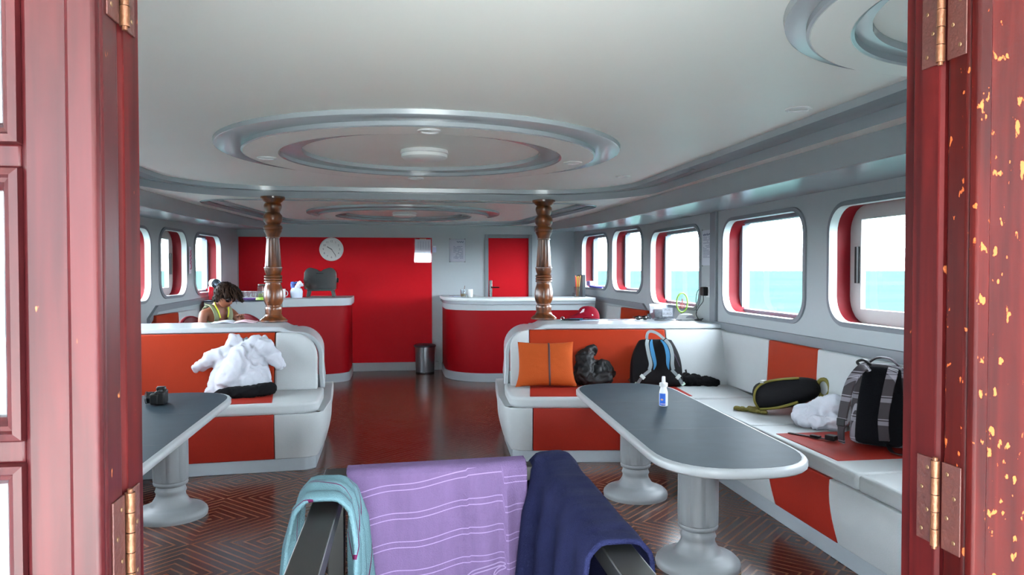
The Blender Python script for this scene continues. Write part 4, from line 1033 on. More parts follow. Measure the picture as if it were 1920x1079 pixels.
# ------------------------------------------------------------------ handrail and towels
RZ = .87
rl = thing('handrail', 'black painted box handrail around the stairwell, holding the towels', 'handrail', (.16, 1.9, 0))
def rbeam(x0, x1, y0, y1, nm): MB().bb(x0, x1, y0, y1, RZ-.05, RZ).build(nm, M_rail, rl, bevel=.004)
rbeam(-.272, -.192, 1.14, 2.615, 'side_rail'); rbeam(.477, .557, 1.14, 2.615, 'side_rail'); rbeam(-.192, .477, 2.545, 2.615, 'cross_rail')
for x in (-.232, .517):
    for y in (1.2, 2.575): MB().bb(x-.028, x+.028, y-.028, y+.028, 0, RZ-.05).build('post', M_rail, rl, bevel=.004)
def cloth_mat(name, base, stripes=(), scol=(255,255,255), rough=.9, var=.1, sheen=.2):
    m = mat(name, base, rough, sheen=0, spec=.04, bump=.5, bscale=260); nt = m.node_tree; b_ = nt.nodes['Principled BSDF']
    uv = nt.nodes.new('ShaderNodeUVMap'); sp_ = nt.nodes.new('ShaderNodeSeparateXYZ'); nt.links.new(uv.outputs['UV'], sp_.inputs[0])
    n = nt.nodes.new('ShaderNodeTexNoise'); n.inputs['Scale'].default_value = 7; n.inputs['Detail'].default_value = 6; n.inputs['Roughness'].default_value = .65
    tc = nt.nodes.new('ShaderNodeTexCoord'); mp = nt.nodes.new('ShaderNodeMapping'); mp.inputs['Scale'].default_value = (2.2,2.2,.45); nt.links.new(tc.outputs['Object'], mp.inputs['Vector']); nt.links.new(mp.outputs['Vector'], n.inputs['Vector'])
    mx = nt.nodes.new('ShaderNodeMix'); mx.data_type = 'RGBA'; nt.links.new(n.outputs['Fac'], mx.inputs['Factor'])
    c = lin(base); mx.inputs['A'].default_value = (*[v*(1-var) for v in c], 1); mx.inputs['B'].default_value = (*[min(1, v*(1+var)) for v in c], 1)
    out = mx.outputs['Result']; acc = None
    for lo, hi in stripes:
        a_ = nt.nodes.new('ShaderNodeMath'); a_.operation = 'GREATER_THAN'; nt.links.new(sp_.outputs[1], a_.inputs[0]); a_.inputs[1].default_value = lo
        b2 = nt.nodes.new('ShaderNodeMath'); b2.operation = 'LESS_THAN'; nt.links.new(sp_.outputs[1], b2.inputs[0]); b2.inputs[1].default_value = hi
        c_ = nt.nodes.new('ShaderNodeMath'); c_.operation = 'MULTIPLY'; nt.links.new(a_.outputs[0], c_.inputs[0]); nt.links.new(b2.outputs[0], c_.inputs[1])
        if acc is None: acc = c_.outputs[0]
        else:
            d_ = nt.nodes.new('ShaderNodeMath'); d_.operation = 'MAXIMUM'; nt.links.new(acc, d_.inputs[0]); nt.links.new(c_.outputs[0], d_.inputs[1]); acc = d_.outputs[0]
    if acc is not None:
        m2 = nt.nodes.new('ShaderNodeMix'); m2.data_type = 'RGBA'; nt.links.new(acc, m2.inputs['Factor']); nt.links.new(out, m2.inputs['A']); m2.inputs['B'].default_value = (*lin(scol), 1); out = m2.outputs['Result']
    nt.links.new(out, b_.inputs['Base Color']); return m
def drape_profile(hw, th, la, lb, r=.02):
    """length -> (across, drop) over a flat bar of half width hw; front length la, back length lb"""
    pts = [(-hw-r-th, -la), (-hw-r-th, -r), (-hw-r*.3, -.002+th), (-hw+.01, th+.002), (hw-.01, th+.002), (hw+r*.3, th-.002), (hw+r+th, -r), (hw+r+th, -lb)]
    return pts
def along(pts, q):
    P_ = [Vector((*p, 0)) for p in pts]; d = [0]
    for a_, b_ in zip(P_, P_[1:]): d.append(d[-1]+(b_-a_).length)
    s_ = q*d[-1]
    for i in range(len(P_)-1):
        if s_ <= d[i+1]+1e-9:
            k = (s_-d[i])/max(1e-9, d[i+1]-d[i]); return P_[i].lerp(P_[i+1], k), s_
    return P_[-1], d[-1]
# purple towel over the cross rail
st = []
for k in range(8):
    z0 = .075+k*.098
    st += [(z0, z0+.0035), (z0+.020, z0+.0235)]
M_pur = cloth_mat('purple towel cloth', (95,78,111), st, (130,111,146), var=.25)
pp = drape_profile(.035, .006, .66, .34, .012)
LEN = along(pp, 1)[1]
def purple_shape(u, v):
    p, s_ = along(pp, v); x = -.196+u*.61
    front = p.x < -.03; drop = max(0, -p.y)
    y = 2.58+p.x
    k = min(1, drop/.12)
    if front:
        y -= k*(.010*math.sin(u*17+.6)*(.4+.6*u)+.018*max(0, math.sin((u-.62)*16))*(u > .62) + .005*fnoise((u*4, s_*2, 3)))
        y -= .02*max(0, 1-abs(u-.88)/.05)*k
        x += drop*.045*(1-u)*1.35 + drop*.03*u
    z = RZ+p.y
    if u < .02: z -= 0
    return Vector((x, y, z+.012*u))
def purple_uv(u, v):
    p, s_ = along(pp, v); d = max(0, -p.y)
    wave = .075*(1/(1+math.exp(-(u-.42)*9))) + .022*math.exp(-((u-.2)/.16)**2)
    if u > .86: wave -= .035
    elif u > .66: wave += .004
    return (u, d+wave*(1 if p.x < 0 else 0) if d > .004 else -1)
mb = MB(); mb.grid(purple_shape, 90, 120, uv=purple_uv); o = mb.build('towel', M_pur, None, solid=.007, sub=0, recalc=False)
tag(o, 'large purple towel with paired pale stripes hanging over the black cross rail', 'towel', 'towels on the handrail')
# woven wave motif low on the towel front
def on_purple(u, d): 
    q = (.66-d)/LEN; return purple_shape(u, q)+Vector((0,-.006,0))
mb = MB()
for dd in (0, .012):
    mb.tube([on_purple(u, d+dd) for u, d in [(p.x, p.y) for p in smooth_path([(.60,.40,0),(.66,.355,0),(.74,.335,0),(.83,.328,0),(.855,.335,0),(.80,.352,0),(.79,.372,0),(.84,.392,0),(.87,.42,0)], 6)]], .0022, 6)
mb.build('woven_motif', mat('pale lilac weave', (130,111,146), .9), o, world=True)
# teal towel bunched over the left rail
st = [(.05+k*.075, .0545+k*.075) for k in range(12)]
M_teal = cloth_mat('turquoise towel cloth', (90,119,127), st, (84,28,62), var=.1)
tpf = drape_profile(.04, .012, .40, .58, .016); TL = along(tpf, 1)[1]
def teal_shape(u, v):
    p, s_ = along(tpf, v); drop = max(0, -p.y); inner = p.x > 0
    y = 2.145+u*.235; k = min(1, drop/.1)
    over = 1-k
    x = -.232+p.x; z = RZ+p.y+over*(.014+.016*math.sin(u*PI)+.005*math.sin(u*19))
    if inner:
        x += k*(.010+.018*math.sin(u*14+.5)) + drop*.10*(u-.1); y += (u-.5)*drop*.35 + k*.012*math.sin(u*9)
    else:
        x -= k*(.012+.012*math.sin(u*12)) + drop*.10; y += (u-.5)*drop*.1
    return Vector((x, y, z))
mb = MB(); mb.grid(teal_shape, 40, 90, uv=lambda u, v: (u, along(tpf, v)[1]*.34 + .36*u - .02)); o = mb.build('towel', M_teal, None, solid=.012, off=1, recalc=True)
tag(o, 'turquoise towel with thin magenta stripes bunched over the left arm of the handrail', 'towel', 'towels on the handrail')
# navy towel over the right rail and the corner
M_navy = cloth_mat('navy blue towel cloth', (26,29,56), (), var=.4, sheen=.05)
npf = drape_profile(.043, .008, .62, .36, .02); NL = along(npf, 1)[1]
def navy_shape(u, v):
    p, s_ = along(npf, v); drop = max(0, -p.y); inner = p.x < 0
    y = 1.745+u*.885; k = min(1, drop/.14); over = 1-k
    x = .517+p.x; z = RZ+p.y+over*(.004+.007*fnoise((u*9, v*5, 1))+.012*math.exp(-((u-.93)/.07)**2))
    if inner:
        x -= k*(.014+.022*math.sin(u*24+1)*(.35+.65*u)) + drop*.12*u
        y -= drop*.10*(1-u)*0 - (u-.5)*drop*.05
    else: x += k*(.012+.012*math.sin(u*15))
    return Vector((x, y, z))
mb = MB(); mb.grid(navy_shape, 90, 80, uv=lambda u, v: (u, v)); o = mb.build('towel', M_navy, None, solid=.012, off=1)
tag(o, 'navy blue towel draped along the right arm of the handrail', 'towel', 'towels on the handrail')
# ------------------------------------------------------------------ things on the right-hand ledge
ZL = 1.0575
M_cap = mat('crimson cap cotton', (124,8,30), .85, spec=.15, bump=.2, bscale=180, var=.06)
cp = thing('baseball_cap', 'crimson baseball cap on the right ledge, brim pointing to the column', 'cap', (1.80, 7.30, ZL))
ck = T3((1.815, 7.28, ZL+.02), .12)
def capfn(u, v):
    th = u*2*PI; ph = v*PI/2
    r = math.cos(ph)**.75
    return ck @ Vector((.112*r*math.cos(th)*(1.04 if math.cos(th) > 0 else 1), .088*r*math.sin(th), .118*math.sin(ph)**.9-.012*math.cos(th)*(1-v)))
mb = MB(); mb.grid(capfn, 48, 16); bmesh.ops.remove_doubles(mb.bm, verts=mb.bm.verts, dist=.0008); mb.build('crown', M_cap, cp, solid=.003)
def brim(u, v):
    th = PI/2+PI*u; a_ = math.sin(PI*u)
    r0 = Vector((.108*math.cos(th), .086*math.sin(th), .012)); ext = v*.115*a_**.7
    return ck @ Vector((r0.x-ext+.006*a_*(1-v), r0.y*(1-.25*v), .006+.046*a_*(1-v)**1.2-.004*v))
mb = MB(); mb.grid(brim, 28, 8); mb.build('brim', M_cap, cp, solid=.004)
mb = MB(); mb.ell(ck @ Vector((0,0,.117)), (.008,.008,.005), 12, 8); mb.build('top_button', M_cap, cp)
M_emb = mat('white embroidery', (236,226,230), .7)
mb = MB(); q = ck @ Vector((-.085,-.052,.062))
for k in range(3): mb.box((0,0,0), (.045-.01*k,.004,.007), M=Matrix.Translation(q+Vector((.006*k,-.004*k,.013*k))) @ Matrix.Rotation(-.7, 4, 'Z') @ Matrix.Rotation(-.35, 4, 'Y'))
mb.build('front_emblem', M_emb, cp)
mb = MB(); q = capfn(.765, .16); mb.box(q, (.020,.004,.006)); mb.box(q, (.006,.004,.020)); mb.build('side_emblem', M_emb, cp)
def sheet(name, label, c, w_, h_, rz, m_, z, cat='paper', n=1):
    o = MB().box((c[0], c[1], z+.0012*n), (w_, h_, .0024*n), rz).build(name, m_, None, smooth=False); return tag(o, label, cat)
sheet('paper_sheet', 'pale lilac papers lying under the crimson cap', (1.78, 7.26), .33, .20, .05, mat('lilac paper', (190,196,226), .6), ZL, n=2)
sheet('paper_sheet', 'glossy white sheet on the right ledge between the cap and the sunglasses', (2.14, 7.24), .30, .21, -.06, mat('glossy white sheet', (236,228,230), .15, coat=.6), ZL)
t = thing('key_bunch', 'small dark bunch of keys and pens at the foot of the right column', 'keys', (1.56, 7.2, ZL))
mb = MB(); mb.tube([(1.535+.016*math.cos(2*PI*k/16), 7.2, ZL+.022+.016*math.sin(2*PI*k/16)) for k in range(16)], .004, 8, closed=True); mb.build('key_ring', M_chrome, t)
mb = MB(); mb.box((1.575,7.19,ZL+.012), (.06,.022,.018), .2); mb.box((1.555,7.21,ZL+.01), (.045,.02,.016), -.5); mb.build('key_fob', M_black, t, bevel=.004)
o = MB().cyl((1.60,7.165,ZL+.014), (1.73,7.15,ZL+.016), .009, 12).build('pen', mat('teal pen barrel', (44,96,116), .35), None); tag(o, 'dark teal pen lying on the papers in front of the cap', 'pen')
o = MB().cyl((1.58,7.14,ZL+.012), (1.69,7.125,ZL+.012), .007, 12).build('pen', M_black, None); tag(o, 'black pen lying beside the teal pen before the cap', 'pen')
# sunglasses
t = thing('sunglasses', 'dark folded sunglasses lying on the right ledge left of the clear box', 'sunglasses', (2.33, 7.2, ZL))
for s_ in (-1, 1):
    mb = MB(); mb.ell((2.335+s_*.035, 7.17, ZL+.022), (.032,.008,.021), 20, 10); mb.build('lens', mat('dark lens', (26,34,32), .1, coat=.6), t)
mb = MB(); mb.tube(smooth_path([(2.268,7.17,ZL+.03),(2.30,7.165,ZL+.042),(2.335,7.165,ZL+.036),(2.37,7.165,ZL+.042),(2.402,7.17,ZL+.03)], 5), .0045, 8); mb.build('frame_bridge', M_black, t)
mb = MB(); mb.tube(smooth_path([(2.402,7.175,ZL+.03),(2.41,7.22,ZL+.035),(2.36,7.235,ZL+.02),(2.28,7.23,ZL+.01)], 5), .004, 8); mb.tube(smooth_path([(2.268,7.175,ZL+.03),(2.262,7.22,ZL+.03),(2.33,7.24,ZL+.012),(2.40,7.24,ZL+.008)], 5), .004, 8); mb.build('temple', M_black, t)
# clear plastic tub with label
M_tub = glass_mat('clear plastic tub', (.88,.90,.93), .08, base=.09)
t = thing('plastic_box', 'clear plastic box with a printed white label on the right ledge', 'box', (2.56, 7.2, ZL))
bx = (2.565, 7.22)
def tub(z, k): return [(bx[0]+sx*(.098+k), bx[1]+sy*(.062+k), z) for sx, sy in ((-1,-1),(1,-1),(1,1),(-1,1))]
MB().rings([tub(ZL+.002, 0), tub(ZL+.15, .014), tub(ZL+.15, .02), tub(ZL+.157, .02), tub(ZL+.157, .012), tub(ZL+.004, -.003)], cap=True).build('tub', M_tub, t, smooth=False)
o = blob('coins', mat('grey metal odds and ends', (96,98,104), .4, metal=.5, bump=.6, bscale=90), [((2.52,7.22,ZL+.025),(2.61,7.23,ZL+.025),.02), ((2.51,7.22,ZL+.05),(2.56,7.22,ZL+.06),.03)], t, .007, .006, 30., 1)
lab = MB().box((2.592, bx[1]-.0775, ZL+.08), (.105,.002,.085)).build('box_label', M_paper, t, smooth=False)
for i, (s_, zz) in enumerate((('POS', .101), ('EURO', .062))):
    text('label_print', s_, .034, mat('grey print', (120,124,134), .6), T3((2.590, bx[1]-.0790, ZL+zz)) @ Matrix.Rotation(PI/2, 4, 'X'), lab)
o = MB().box((2.72, 7.14, ZL+.004), (.06,.05,.008), .3).build('folded_note', M_paper, None); tag(o, 'small folded white note between the clear box and the white device', 'note')
o = MB().tube(smooth_path([(2.44,7.10,ZL+.004),(2.50,7.075,ZL+.004),(2.58,7.10,ZL+.004),(2.66,7.07,ZL+.004),(2.72,7.09,ZL+.004)], 6), .003, 6).build('thin_cable', M_dark, None); tag(o, 'thin dark cable lying in front of the clear plastic box', 'cable')
# white rounded device
t = thing('router', 'white rounded electronic device on the right ledge, below the wall socket', 'router', (2.79, 7.15, ZL))
mb = MB(); mb.rings([[(2.79+w_*math.copysign(abs(math.cos(2*PI*k/36))**.8, math.cos(2*PI*k/36)), 7.15+d_*math.copysign(abs(math.sin(2*PI*k/36))**.8, math.sin(2*PI*k/36)), ZL+z) for k in range(36)] for w_, d_, z in ((.096,.06,.0),(.10,.064,.006),(.092,.06,.022),(.074,.05,.048),(.066,.045,.056),(.03,.02,.060))]); mb.build('housing', M_white, t, angle=50)
mb = MB(); mb.lathe([(.05,0),(.045,.006),(.001,.007)], n=24, M=T3((2.81, 7.098, ZL+.022)) @ Matrix.Rotation(PI/2+.35, 4, 'X') @ Matrix.Scale(.5, 4, (0,1,0))); mb.build('front_panel', mat('grey vent panel', (160,164,170), .4), t)
# oval clear stand with lime rim
t = thing('oval_stand', 'clear oval display on a stem with lime green rim, before the third right window', 'stand', (2.80, 7.32, ZL))
Mo = T3((2.815, 7.33, ZL), .35)
ov = [Mo @ Vector((.072*math.cos(2*PI*k/40), .0, .165+.098*math.sin(2*PI*k/40))) for k in range(40)]
mb = MB(); mb.tube(ov, .008, 8, closed=True); mb.build('rim', mat('lime green plastic', (150,196,70), .4), t)
mb = MB(); mb.rings([[p+Vector((0,d,0)) for p in ov] for d in (-.002,.002)]); mb.build('clear_disc', glass_mat('clear acrylic', (.9,.95,.93), .02), t)
mb = MB(); mb.lathe([(.045,0),(.042,.006),(.012,.012),(.0075,.02),(.0075,.07)], Mo @ Vector((0,.012,0)), 24); mb.build('stem_foot', M_greym, t)
mb = MB()
for k, (x, zz, hh) in enumerate(((-.04,.115,.03),(-.02,.12,.05),(.0,.115,.10),(.02,.12,.045),(.04,.12,.03))): mb.box((0,0,0), (.012,.004,hh), M=Mo @ Matrix.Translation((x,-.003,zz+hh/2-.01)))
mb.build('printed_figure', mat('brick red print', (150,72,66), .6), t)
# wall socket, adapter and its cable
t = thing('wall_socket', 'white wall socket between the third and fourth right windows', 'socket', (2.925, 6.92, 1.30))
MB().bb(2.916, 2.93, 6.862, 6.955, 1.292, 1.40).build('socket_plate', M_white, t, bevel=.004)
MB().lathe([(.022,0),(.021,.003),(.001,.003)], n=24, M=T3((2.916,6.91,1.348), 0, 0, -PI/2)).build('socket_insert', mat('socket insert', (206,206,204), .4), t)
ad = thing('power_adapter', 'black plug-in power adapter in the wall socket, cable hanging to the ledge', 'adapter', (2.89, 6.95, 1.30))
MB().bb(2.862, 2.914, 6.90, 6.985, 1.306, 1.392).build('adapter_body', M_black, ad, bevel=.008, seg=3)
mb = MB(); mb.tube(smooth_path([(2.885,6.95,1.31),(2.885,6.955,1.25),(2.86,7.00,1.19),(2.85,7.04,1.13),(2.86,7.02,1.08),(2.88,6.97,ZL+.008)], 8), .004, 8); mb.build('cord', M_dark, ad)
mb = MB(); mb.tube(smooth_path([(2.88,6.985,1.37),(2.872,7.05,1.355),(2.868,7.085,1.30),(2.86,7.07,1.22),(2.855,7.04,1.13)], 8), .0035, 8); mb.build('cord', M_dark, ad)
mb = MB(); mb.tube(smooth_path([(2.86,6.93,ZL+.01),(2.83,6.97,ZL+.018),(2.86,7.02,ZL+.01),(2.885,6.96,ZL+.022),(2.84,6.95,ZL+.012),(2.82,7.0,ZL+.01)], 8), .006, 8); mb.build('coiled_cord', M_dark, ad)

# notices
def printed(o, M, w_, h_, rows, m_, seed):
    rnd = random.Random(seed); mb = MB()
    for k in range(rows):
        z = h_*(.38-.78*k/rows); x = -w_*.38; 
        while x < w_*.34:
            l_ = min(rnd.uniform(.06, .22)*w_, w_*.38-x)
            if rnd.random() < .82: mb.box((0,0,0), (l_, .0006, h_*.35/rows), M=M @ Matrix.Translation((x+l_/2, -.0012, z)))
            x += l_+.02*w_
    mb.build('printed_lines', m_, o)
M_ink2 = mat('pale print ink', (140,146,166), .7)
def notice(M, w_, h_, label, group=None, pins=True, m_=M_paper):
    t = thing('notice', label, 'notice', M.to_translation()-Vector((0,0,h_/2)))
    MB().box((0,0,0), (w_, .0016, h_), M=M).build('sheet', m_, t, smooth=False)
    if pins:
        mb = MB()
        for sx in (-1,1):
            for sz in (-1,1): mb.box((0,0,0), (.018,.003,.016), M=M @ Matrix.Translation((sx*w_*.48, -.001, sz*(h_/2+.004))))
        mb.build('corner_pin', mat('dull pin', (120,122,120), .5), t)
    return t
Mr = Matrix.Translation((2.926, 6.965, 1.775)) @ Matrix.Rotation(PI/2, 4, 'Z') @ Matrix.Rotation(PI, 4, 'Z')
n1 = notice(Mr, .235, .345, 'printed white paper notice pinned on the right wall above the wall socket')
printed(n1, Mr, .235, .27, 15, M_ink2, 3)
mb = MB(); mb.tube([Mr @ Vector((-.09+.011*k, -.002, .128+.010*math.sin(k*2.3)+.004*math.sin(k*5))) for k in range(17)], .0035, 6); mb.build('handwriting', mat('blue-grey marker', (84,92,118), .6), n1)
MY = lambda x, z: T3((x, YF-.0132, z))
n2 = notice(MY(.28, 1.865), .245, .345, 'white printed table of columns in a plastic sleeve on the red panel edge')
mb = MB(); rnd = random.Random(5)
for cx_ in (-.085,-.045,-.005,.035,.075):
    for k in range(22): mb.box((0,0,0), (.020 if cx_ > -.08 else .016, .0008, .0062), M=MY(.28+cx_+.01, 1.865+.135-.0118*k) @ Matrix.Translation((0,-.0015,0)))
mb.build('printed_columns', mat('grey column print', (156,160,182), .7), n2)
MB().box((0,0,0), (.27,.004,.37), M=MY(.281, 1.863) @ Matrix.Translation((0,-.004,0))).build('plastic_sleeve', glass_mat('clear sleeve', (.97,.97,.98), .05, base=.06), n2, smooth=False)
MB().box((0,0,0), (.10,.004,.012), M=MY(.28, 2.042)).build('clip_strip', mat('yellowed tape', (206,196,150), .5), n2)
MW = lambda x, z: T3((x, YF-.003, z))
n3 = notice(MW(.815, 1.868), .245, .35, 'white price list notice on the grey wall left of the red door')
printed(n3, MW(.83, 1.83), .20, .26, 11, M_ink2, 9)
mb = MB(); mb.tube([MW(.85,2.0) @ Vector((-.045+.009*k, -.002, .008*math.sin(k*1.7))) for k in range(13)], .006, 6); mb.build('letterhead', mat('slate letterhead', (92,104,124), .6), n3)
MB().box((0,0,0), (.255,.003,.36), M=MW(.815, 1.866) @ Matrix.Translation((0,-.004,0))).build('plastic_sleeve', glass_mat('clear sleeve', (.97,.97,.98), .05, base=.06), n3, smooth=False)
t = thing('light_switch', 'small double light switch beside the red panel edge on the front wall', 'switch', (.457, YF, 1.83))
MB().bb(.43, .486, YF-.012, YF, 1.835, 1.94).build('switch_plate', mat('lilac white switch', (176,186,214), .3), t, bevel=.003)
MB().bb(.436, .48, YF-.018, YF-.011, 1.915, 1.936).build('rocker', M_white, t, bevel=.002)
# left wall sign with pink lettering
yl = 9.68; Ml = Matrix.Translation((xl(yl)+.004, yl, 1.68)) @ Matrix.Rotation(-PI/2+.064, 4, 'Z') @ Matrix.Rotation(PI, 4, 'Z')
n4 = notice(Ml, .17, .33, 'small white sign with vertical pink lettering between the left bow windows', pins=False, m_=mat('lilac white card', (214,206,218), .5))
mb = MB()
mb.tube(smooth_path([Ml @ Vector((x, -.003, z)) for x, z in ((-.03,-.11),(.03,-.10),(.02,-.05),(-.03,-.04),(.03,-.02),(-.03,.0),(.03,.03),(-.03,.05),(.03,.07),(-.01,.10),(.03,.12))], 4), .006, 6); mb.build('lettering', mat('pink lettering', (196,70,120), .6), n4)

# clock
t = thing('wall_clock', 'round white wall clock on the red front panel', 'clock', (-1.105, YF-.012, 1.697))
Mc2 = T3((-1.105, YF-.013, 1.876), 0, PI/2)
MB().lathe([(.178,0),(.18,.03),(.172,.04),(.163,.036),(.16,.028)], n=56, M=Mc2).build('rim', mat('clock rim white', (226,226,222), .3), t)
MB().lathe([(.162,.012),(.162,.027),(.001,.027)], n=56, M=Mc2).build('dial', mat('clock dial', (232,232,236), .5), t)
for k in range(12):
    a_ = PI/2-2*PI*(k+1)/12
    text('numeral', str(k+1), .042, mat('numeral grey', (96,98,108), .6), T3((-1.105+.122*math.cos(a_), YF-.042, 1.876+.122*math.sin(a_))) @ Matrix.Rotation(PI/2, 4, 'X'), t)
def hand(ang, l_, w_, nm):
    MB().box((0,0,0), (w_,.003,l_), M=T3((-1.105, YF-.046, 1.876)) @ Matrix.Rotation(math.radians(ang), 4, 'Y') @ Matrix.Translation((0,0,l_/2-.012))).build(nm, M_dark, t)
hand(302, .088, .010, 'hour_hand'); hand(146, .125, .007, 'minute_hand')

# waste bin
t = thing('pedal_bin', 'steel pedal bin with dark lid against the front wall', 'bin', (.30, 11.38, 0))
bc = (.30, 11.38, 0)
MB().lathe([(.135,.012),(.137,.02),(.152,.40)], bc, 40).build('bin_body', mat('satin steel', (150,154,158), .3, metal=.9), t)
MB().lathe([(.162,.398),(.166,.402),(.166,.418),(.155,.43),(.10,.442),(.001,.446)], bc, 40).build('lid', mat('dark bin lid', (44,44,52), .4), t)
MB().lathe([(.138,0),(.14,.004),(.138,.02)], bc, 40).build('base_ring', M_dark, t)
MB().bb(.255,.30,11.215,11.26,.008,.018).build('pedal', M_dark, t, bevel=.003)

# ------------------------------------------------------------------ things on the bar counters
ZC = 1.171
t = thing('toaster', 'large twin-humped steel toaster on short legs on the left bar counter', 'toaster', (-1.21, 11.2, ZC))
def tprof():
    pts = [(-.225, .11), (-.23, .25), (-.225, .36)] + arc(-.135, .335, .088, 170, 75, 8) + [(-.04, .395), (-.012, .372), (.012, .372), (.04, .395)] + arc(.135, .335, .088, 105, 10, 8) + [(.225, .36), (.23, .25), (.225, .11)]
    return pts
mb = MB(); mb.prism(tprof(), -.12, .12, lambda a_, b_, c_: (-1.21+a_, 11.2+c_, ZC+b_)); mb.build('housing', mat('polished steel', (140,142,140), .12, metal=1.), t, bevel=.02, seg=4)
MB().bb(-1.40, -1.02, 11.10, 11.30, ZC+.085, ZC+.112).build('underframe', mat('dark steel frame', (70,74,74), .35, metal=.6), t, bevel=.006)
for sx in (-1, 1):
    for sy in (-1, 1):
        MB().rings([[(-1.21+sx*(.165+o+dx*.02), 11.2+sy*.075+dy*.018, ZC+z) for dx, dy in ((-1,-1),(1,-1),(1,1),(-1,1))] for o, z in ((.02,0),(.0,.09))]).build('leg', mat('dark steel leg', (74,80,80), .3, metal=.7), t, bevel=.004)
MB().bb(-1.265, -1.17, 11.072, 11.084, ZC+.335, ZC+.352).build('badge', M_dark, t, bevel=.003)
mb = MB()
for sx in (-1, 1): mb.lathe([(.035,0),(.035,.014),(.028,.02),(.001,.02)], n=24, M=T3((-1.21+sx*.228, 11.2, ZC+.24), 0, 0, sx*PI/2))
mb.build('side_knob', M_black, t)
def mug(loc, r, h, label, m_, hd=1):
    t = thing('mug', label, 'mug', loc)
    MB().lathe([(r*.8,0),(r*.95,.006),(r,h*.4),(r,h),(r*.93,h),(r*.9,h*.5),(r*.8,.012),(.001,.010)], loc, 32, cap=False).build('cup', m_, t)
    if hd:
        mb = MB(); mb.tube([(loc[0]+hd*(r*.95+.032*math.sin(PI*k/12)), loc[1], loc[2]+h*.5-h*.3*math.cos(PI*k/12)) for k in range(13)], .006, 8); mb.build('handle', m_, t)
    return t
M_cer = mat('white glazed ceramic', (228,230,228), .2, coat=.4)
mug((-1.70, 10.72, ZC), .058, .125, 'white ceramic mug with handle on the left bar counter, right of the column', M_cer)
mug((.918, 10.62, ZC), .042, .115, 'white mug on the right bar counter beside the small glass', M_cer, 0)
t = thing('small_glass', 'small clear glass with a spoon on the right bar counter beside the white mug', 'glass', (.825, 10.6, ZC))
MB().lathe([(.028,0),(.038,.004),(.042,.11),(.039,.11),(.034,.012),(.001,.010)], (.822,10.6,ZC), 28).build('tumbler', M_clear, t)
MB().cyl((.815,10.605,ZC+.014), (.845,10.60,ZC+.165), .004, 8).build('spoon', mat('brown stirrer', (110,74,60), .4), t)
MB().lathe([(.033,.012),(.036,.05),(.001,.05)], (.822,10.6,ZC), 24).build('drink_rest', mat('amber drink', (170,150,80), .2), t)
sheet('paper_sheet', 'loose papers at the rounded end of the right bar counter', (.74, 10.9), .14, .22, .2, mat('blueish paper', (200,206,226), .5), ZC, n=4)
# drinking straws and dark folder at the right wall
t = thing('straw_holder', 'clear glass of yellow and orange straws at the right end of the bar counter', 'straws', (2.48, 10.45, ZC))
MB().lathe([(.034,0),(.04,.004),(.044,.15),(.041,.15),(.036,.01),(.001,.008)], (2.44,10.45,ZC), 24).build('holder_glass', M_clear, t)
rnd = random.Random(4)
for k in range(12):
    a_ = rnd.uniform(0, 6.28); q = rnd.uniform(.3, 1)
    MB().cyl((2.44+.02*math.cos(a_)*q, 10.45+.02*math.sin(a_)*q, ZC+.012), (2.44+.055*math.cos(a_)*q, 10.45+.055*math.sin(a_)*q, ZC+.285+rnd.uniform(0,.03)), .0055, 8).build('straw', [mat('yellow straw', (222,196,60), .4), mat('orange straw', (222,110,60), .4), mat('green straw', (150,176,70), .4), mat('red straw', (196,60,60), .4)][k % 4], t)
o = MB().box((2.545, 10.62, ZC+.16), (.05,.22,.32), .1).build('dark_folder', mat('dark grey folder', (70,78,84), .5), None, bevel=.004); tag(o, 'dark grey folder standing behind the straws at the right wall', 'folder')
# purple things on the first right window sill
o = MB().box((2.78, 10.7, 1.312), (.10,.60,.024), -.09).build('folded_blue_cloth', mat('violet blue cloth', (66,60,150), .8), None, bevel=.006); tag(o, 'folded violet blue cloth lying on the sill of the foremost right window', 'cloth')
o = MB().box((2.76, 10.95, 1.36), (.07,.12,.07), .2).build('small_box', mat('lilac box', (150,140,196), .5), None, bevel=.008); tag(o, 'small lilac box on the sill of the foremost right window', 'box')
# tissue pack
t = thing('tissue_pack', 'white and blue tissue pack on the left bar counter beside the toaster', 'tissues', (-1.50, 10.8, ZC))
mb = MB(); mb.rings([[(-1.505+w_*math.copysign(abs(math.cos(2*PI*k/28))**.6, math.cos(2*PI*k/28))+ox, 10.8+.06*math.copysign(abs(math.sin(2*PI*k/28))**.6, math.sin(2*PI*k/28)), ZC+z) for k in range(28)] for w_, z, ox in ((.075,0,0),(.083,.02,0),(.085,.09,0),(.07,.125,.0),(.045,.14,0))]); mb.build('pack', mat('white blue film', (214,224,240), .35), t)
o = blob('tissue', mat('white tissue', (240,240,246), .8), [((-1.50,10.8,ZC+.14),(-1.46,10.79,ZC+.20),.034), ((-1.47,10.8,ZC+.19),(-1.43,10.8,ZC+.18),.022)], t, .007, .012, 18., 1)
o = blob('wrapper_flap', mat('blue film', (84,112,190), .35), [((-1.55,10.8,ZC+.13),(-1.56,10.8,ZC+.20),.028), ((-1.55,10.81,ZC+.2),(-1.51,10.81,ZC+.215),.018)], t, .007, .01, 18., 1)
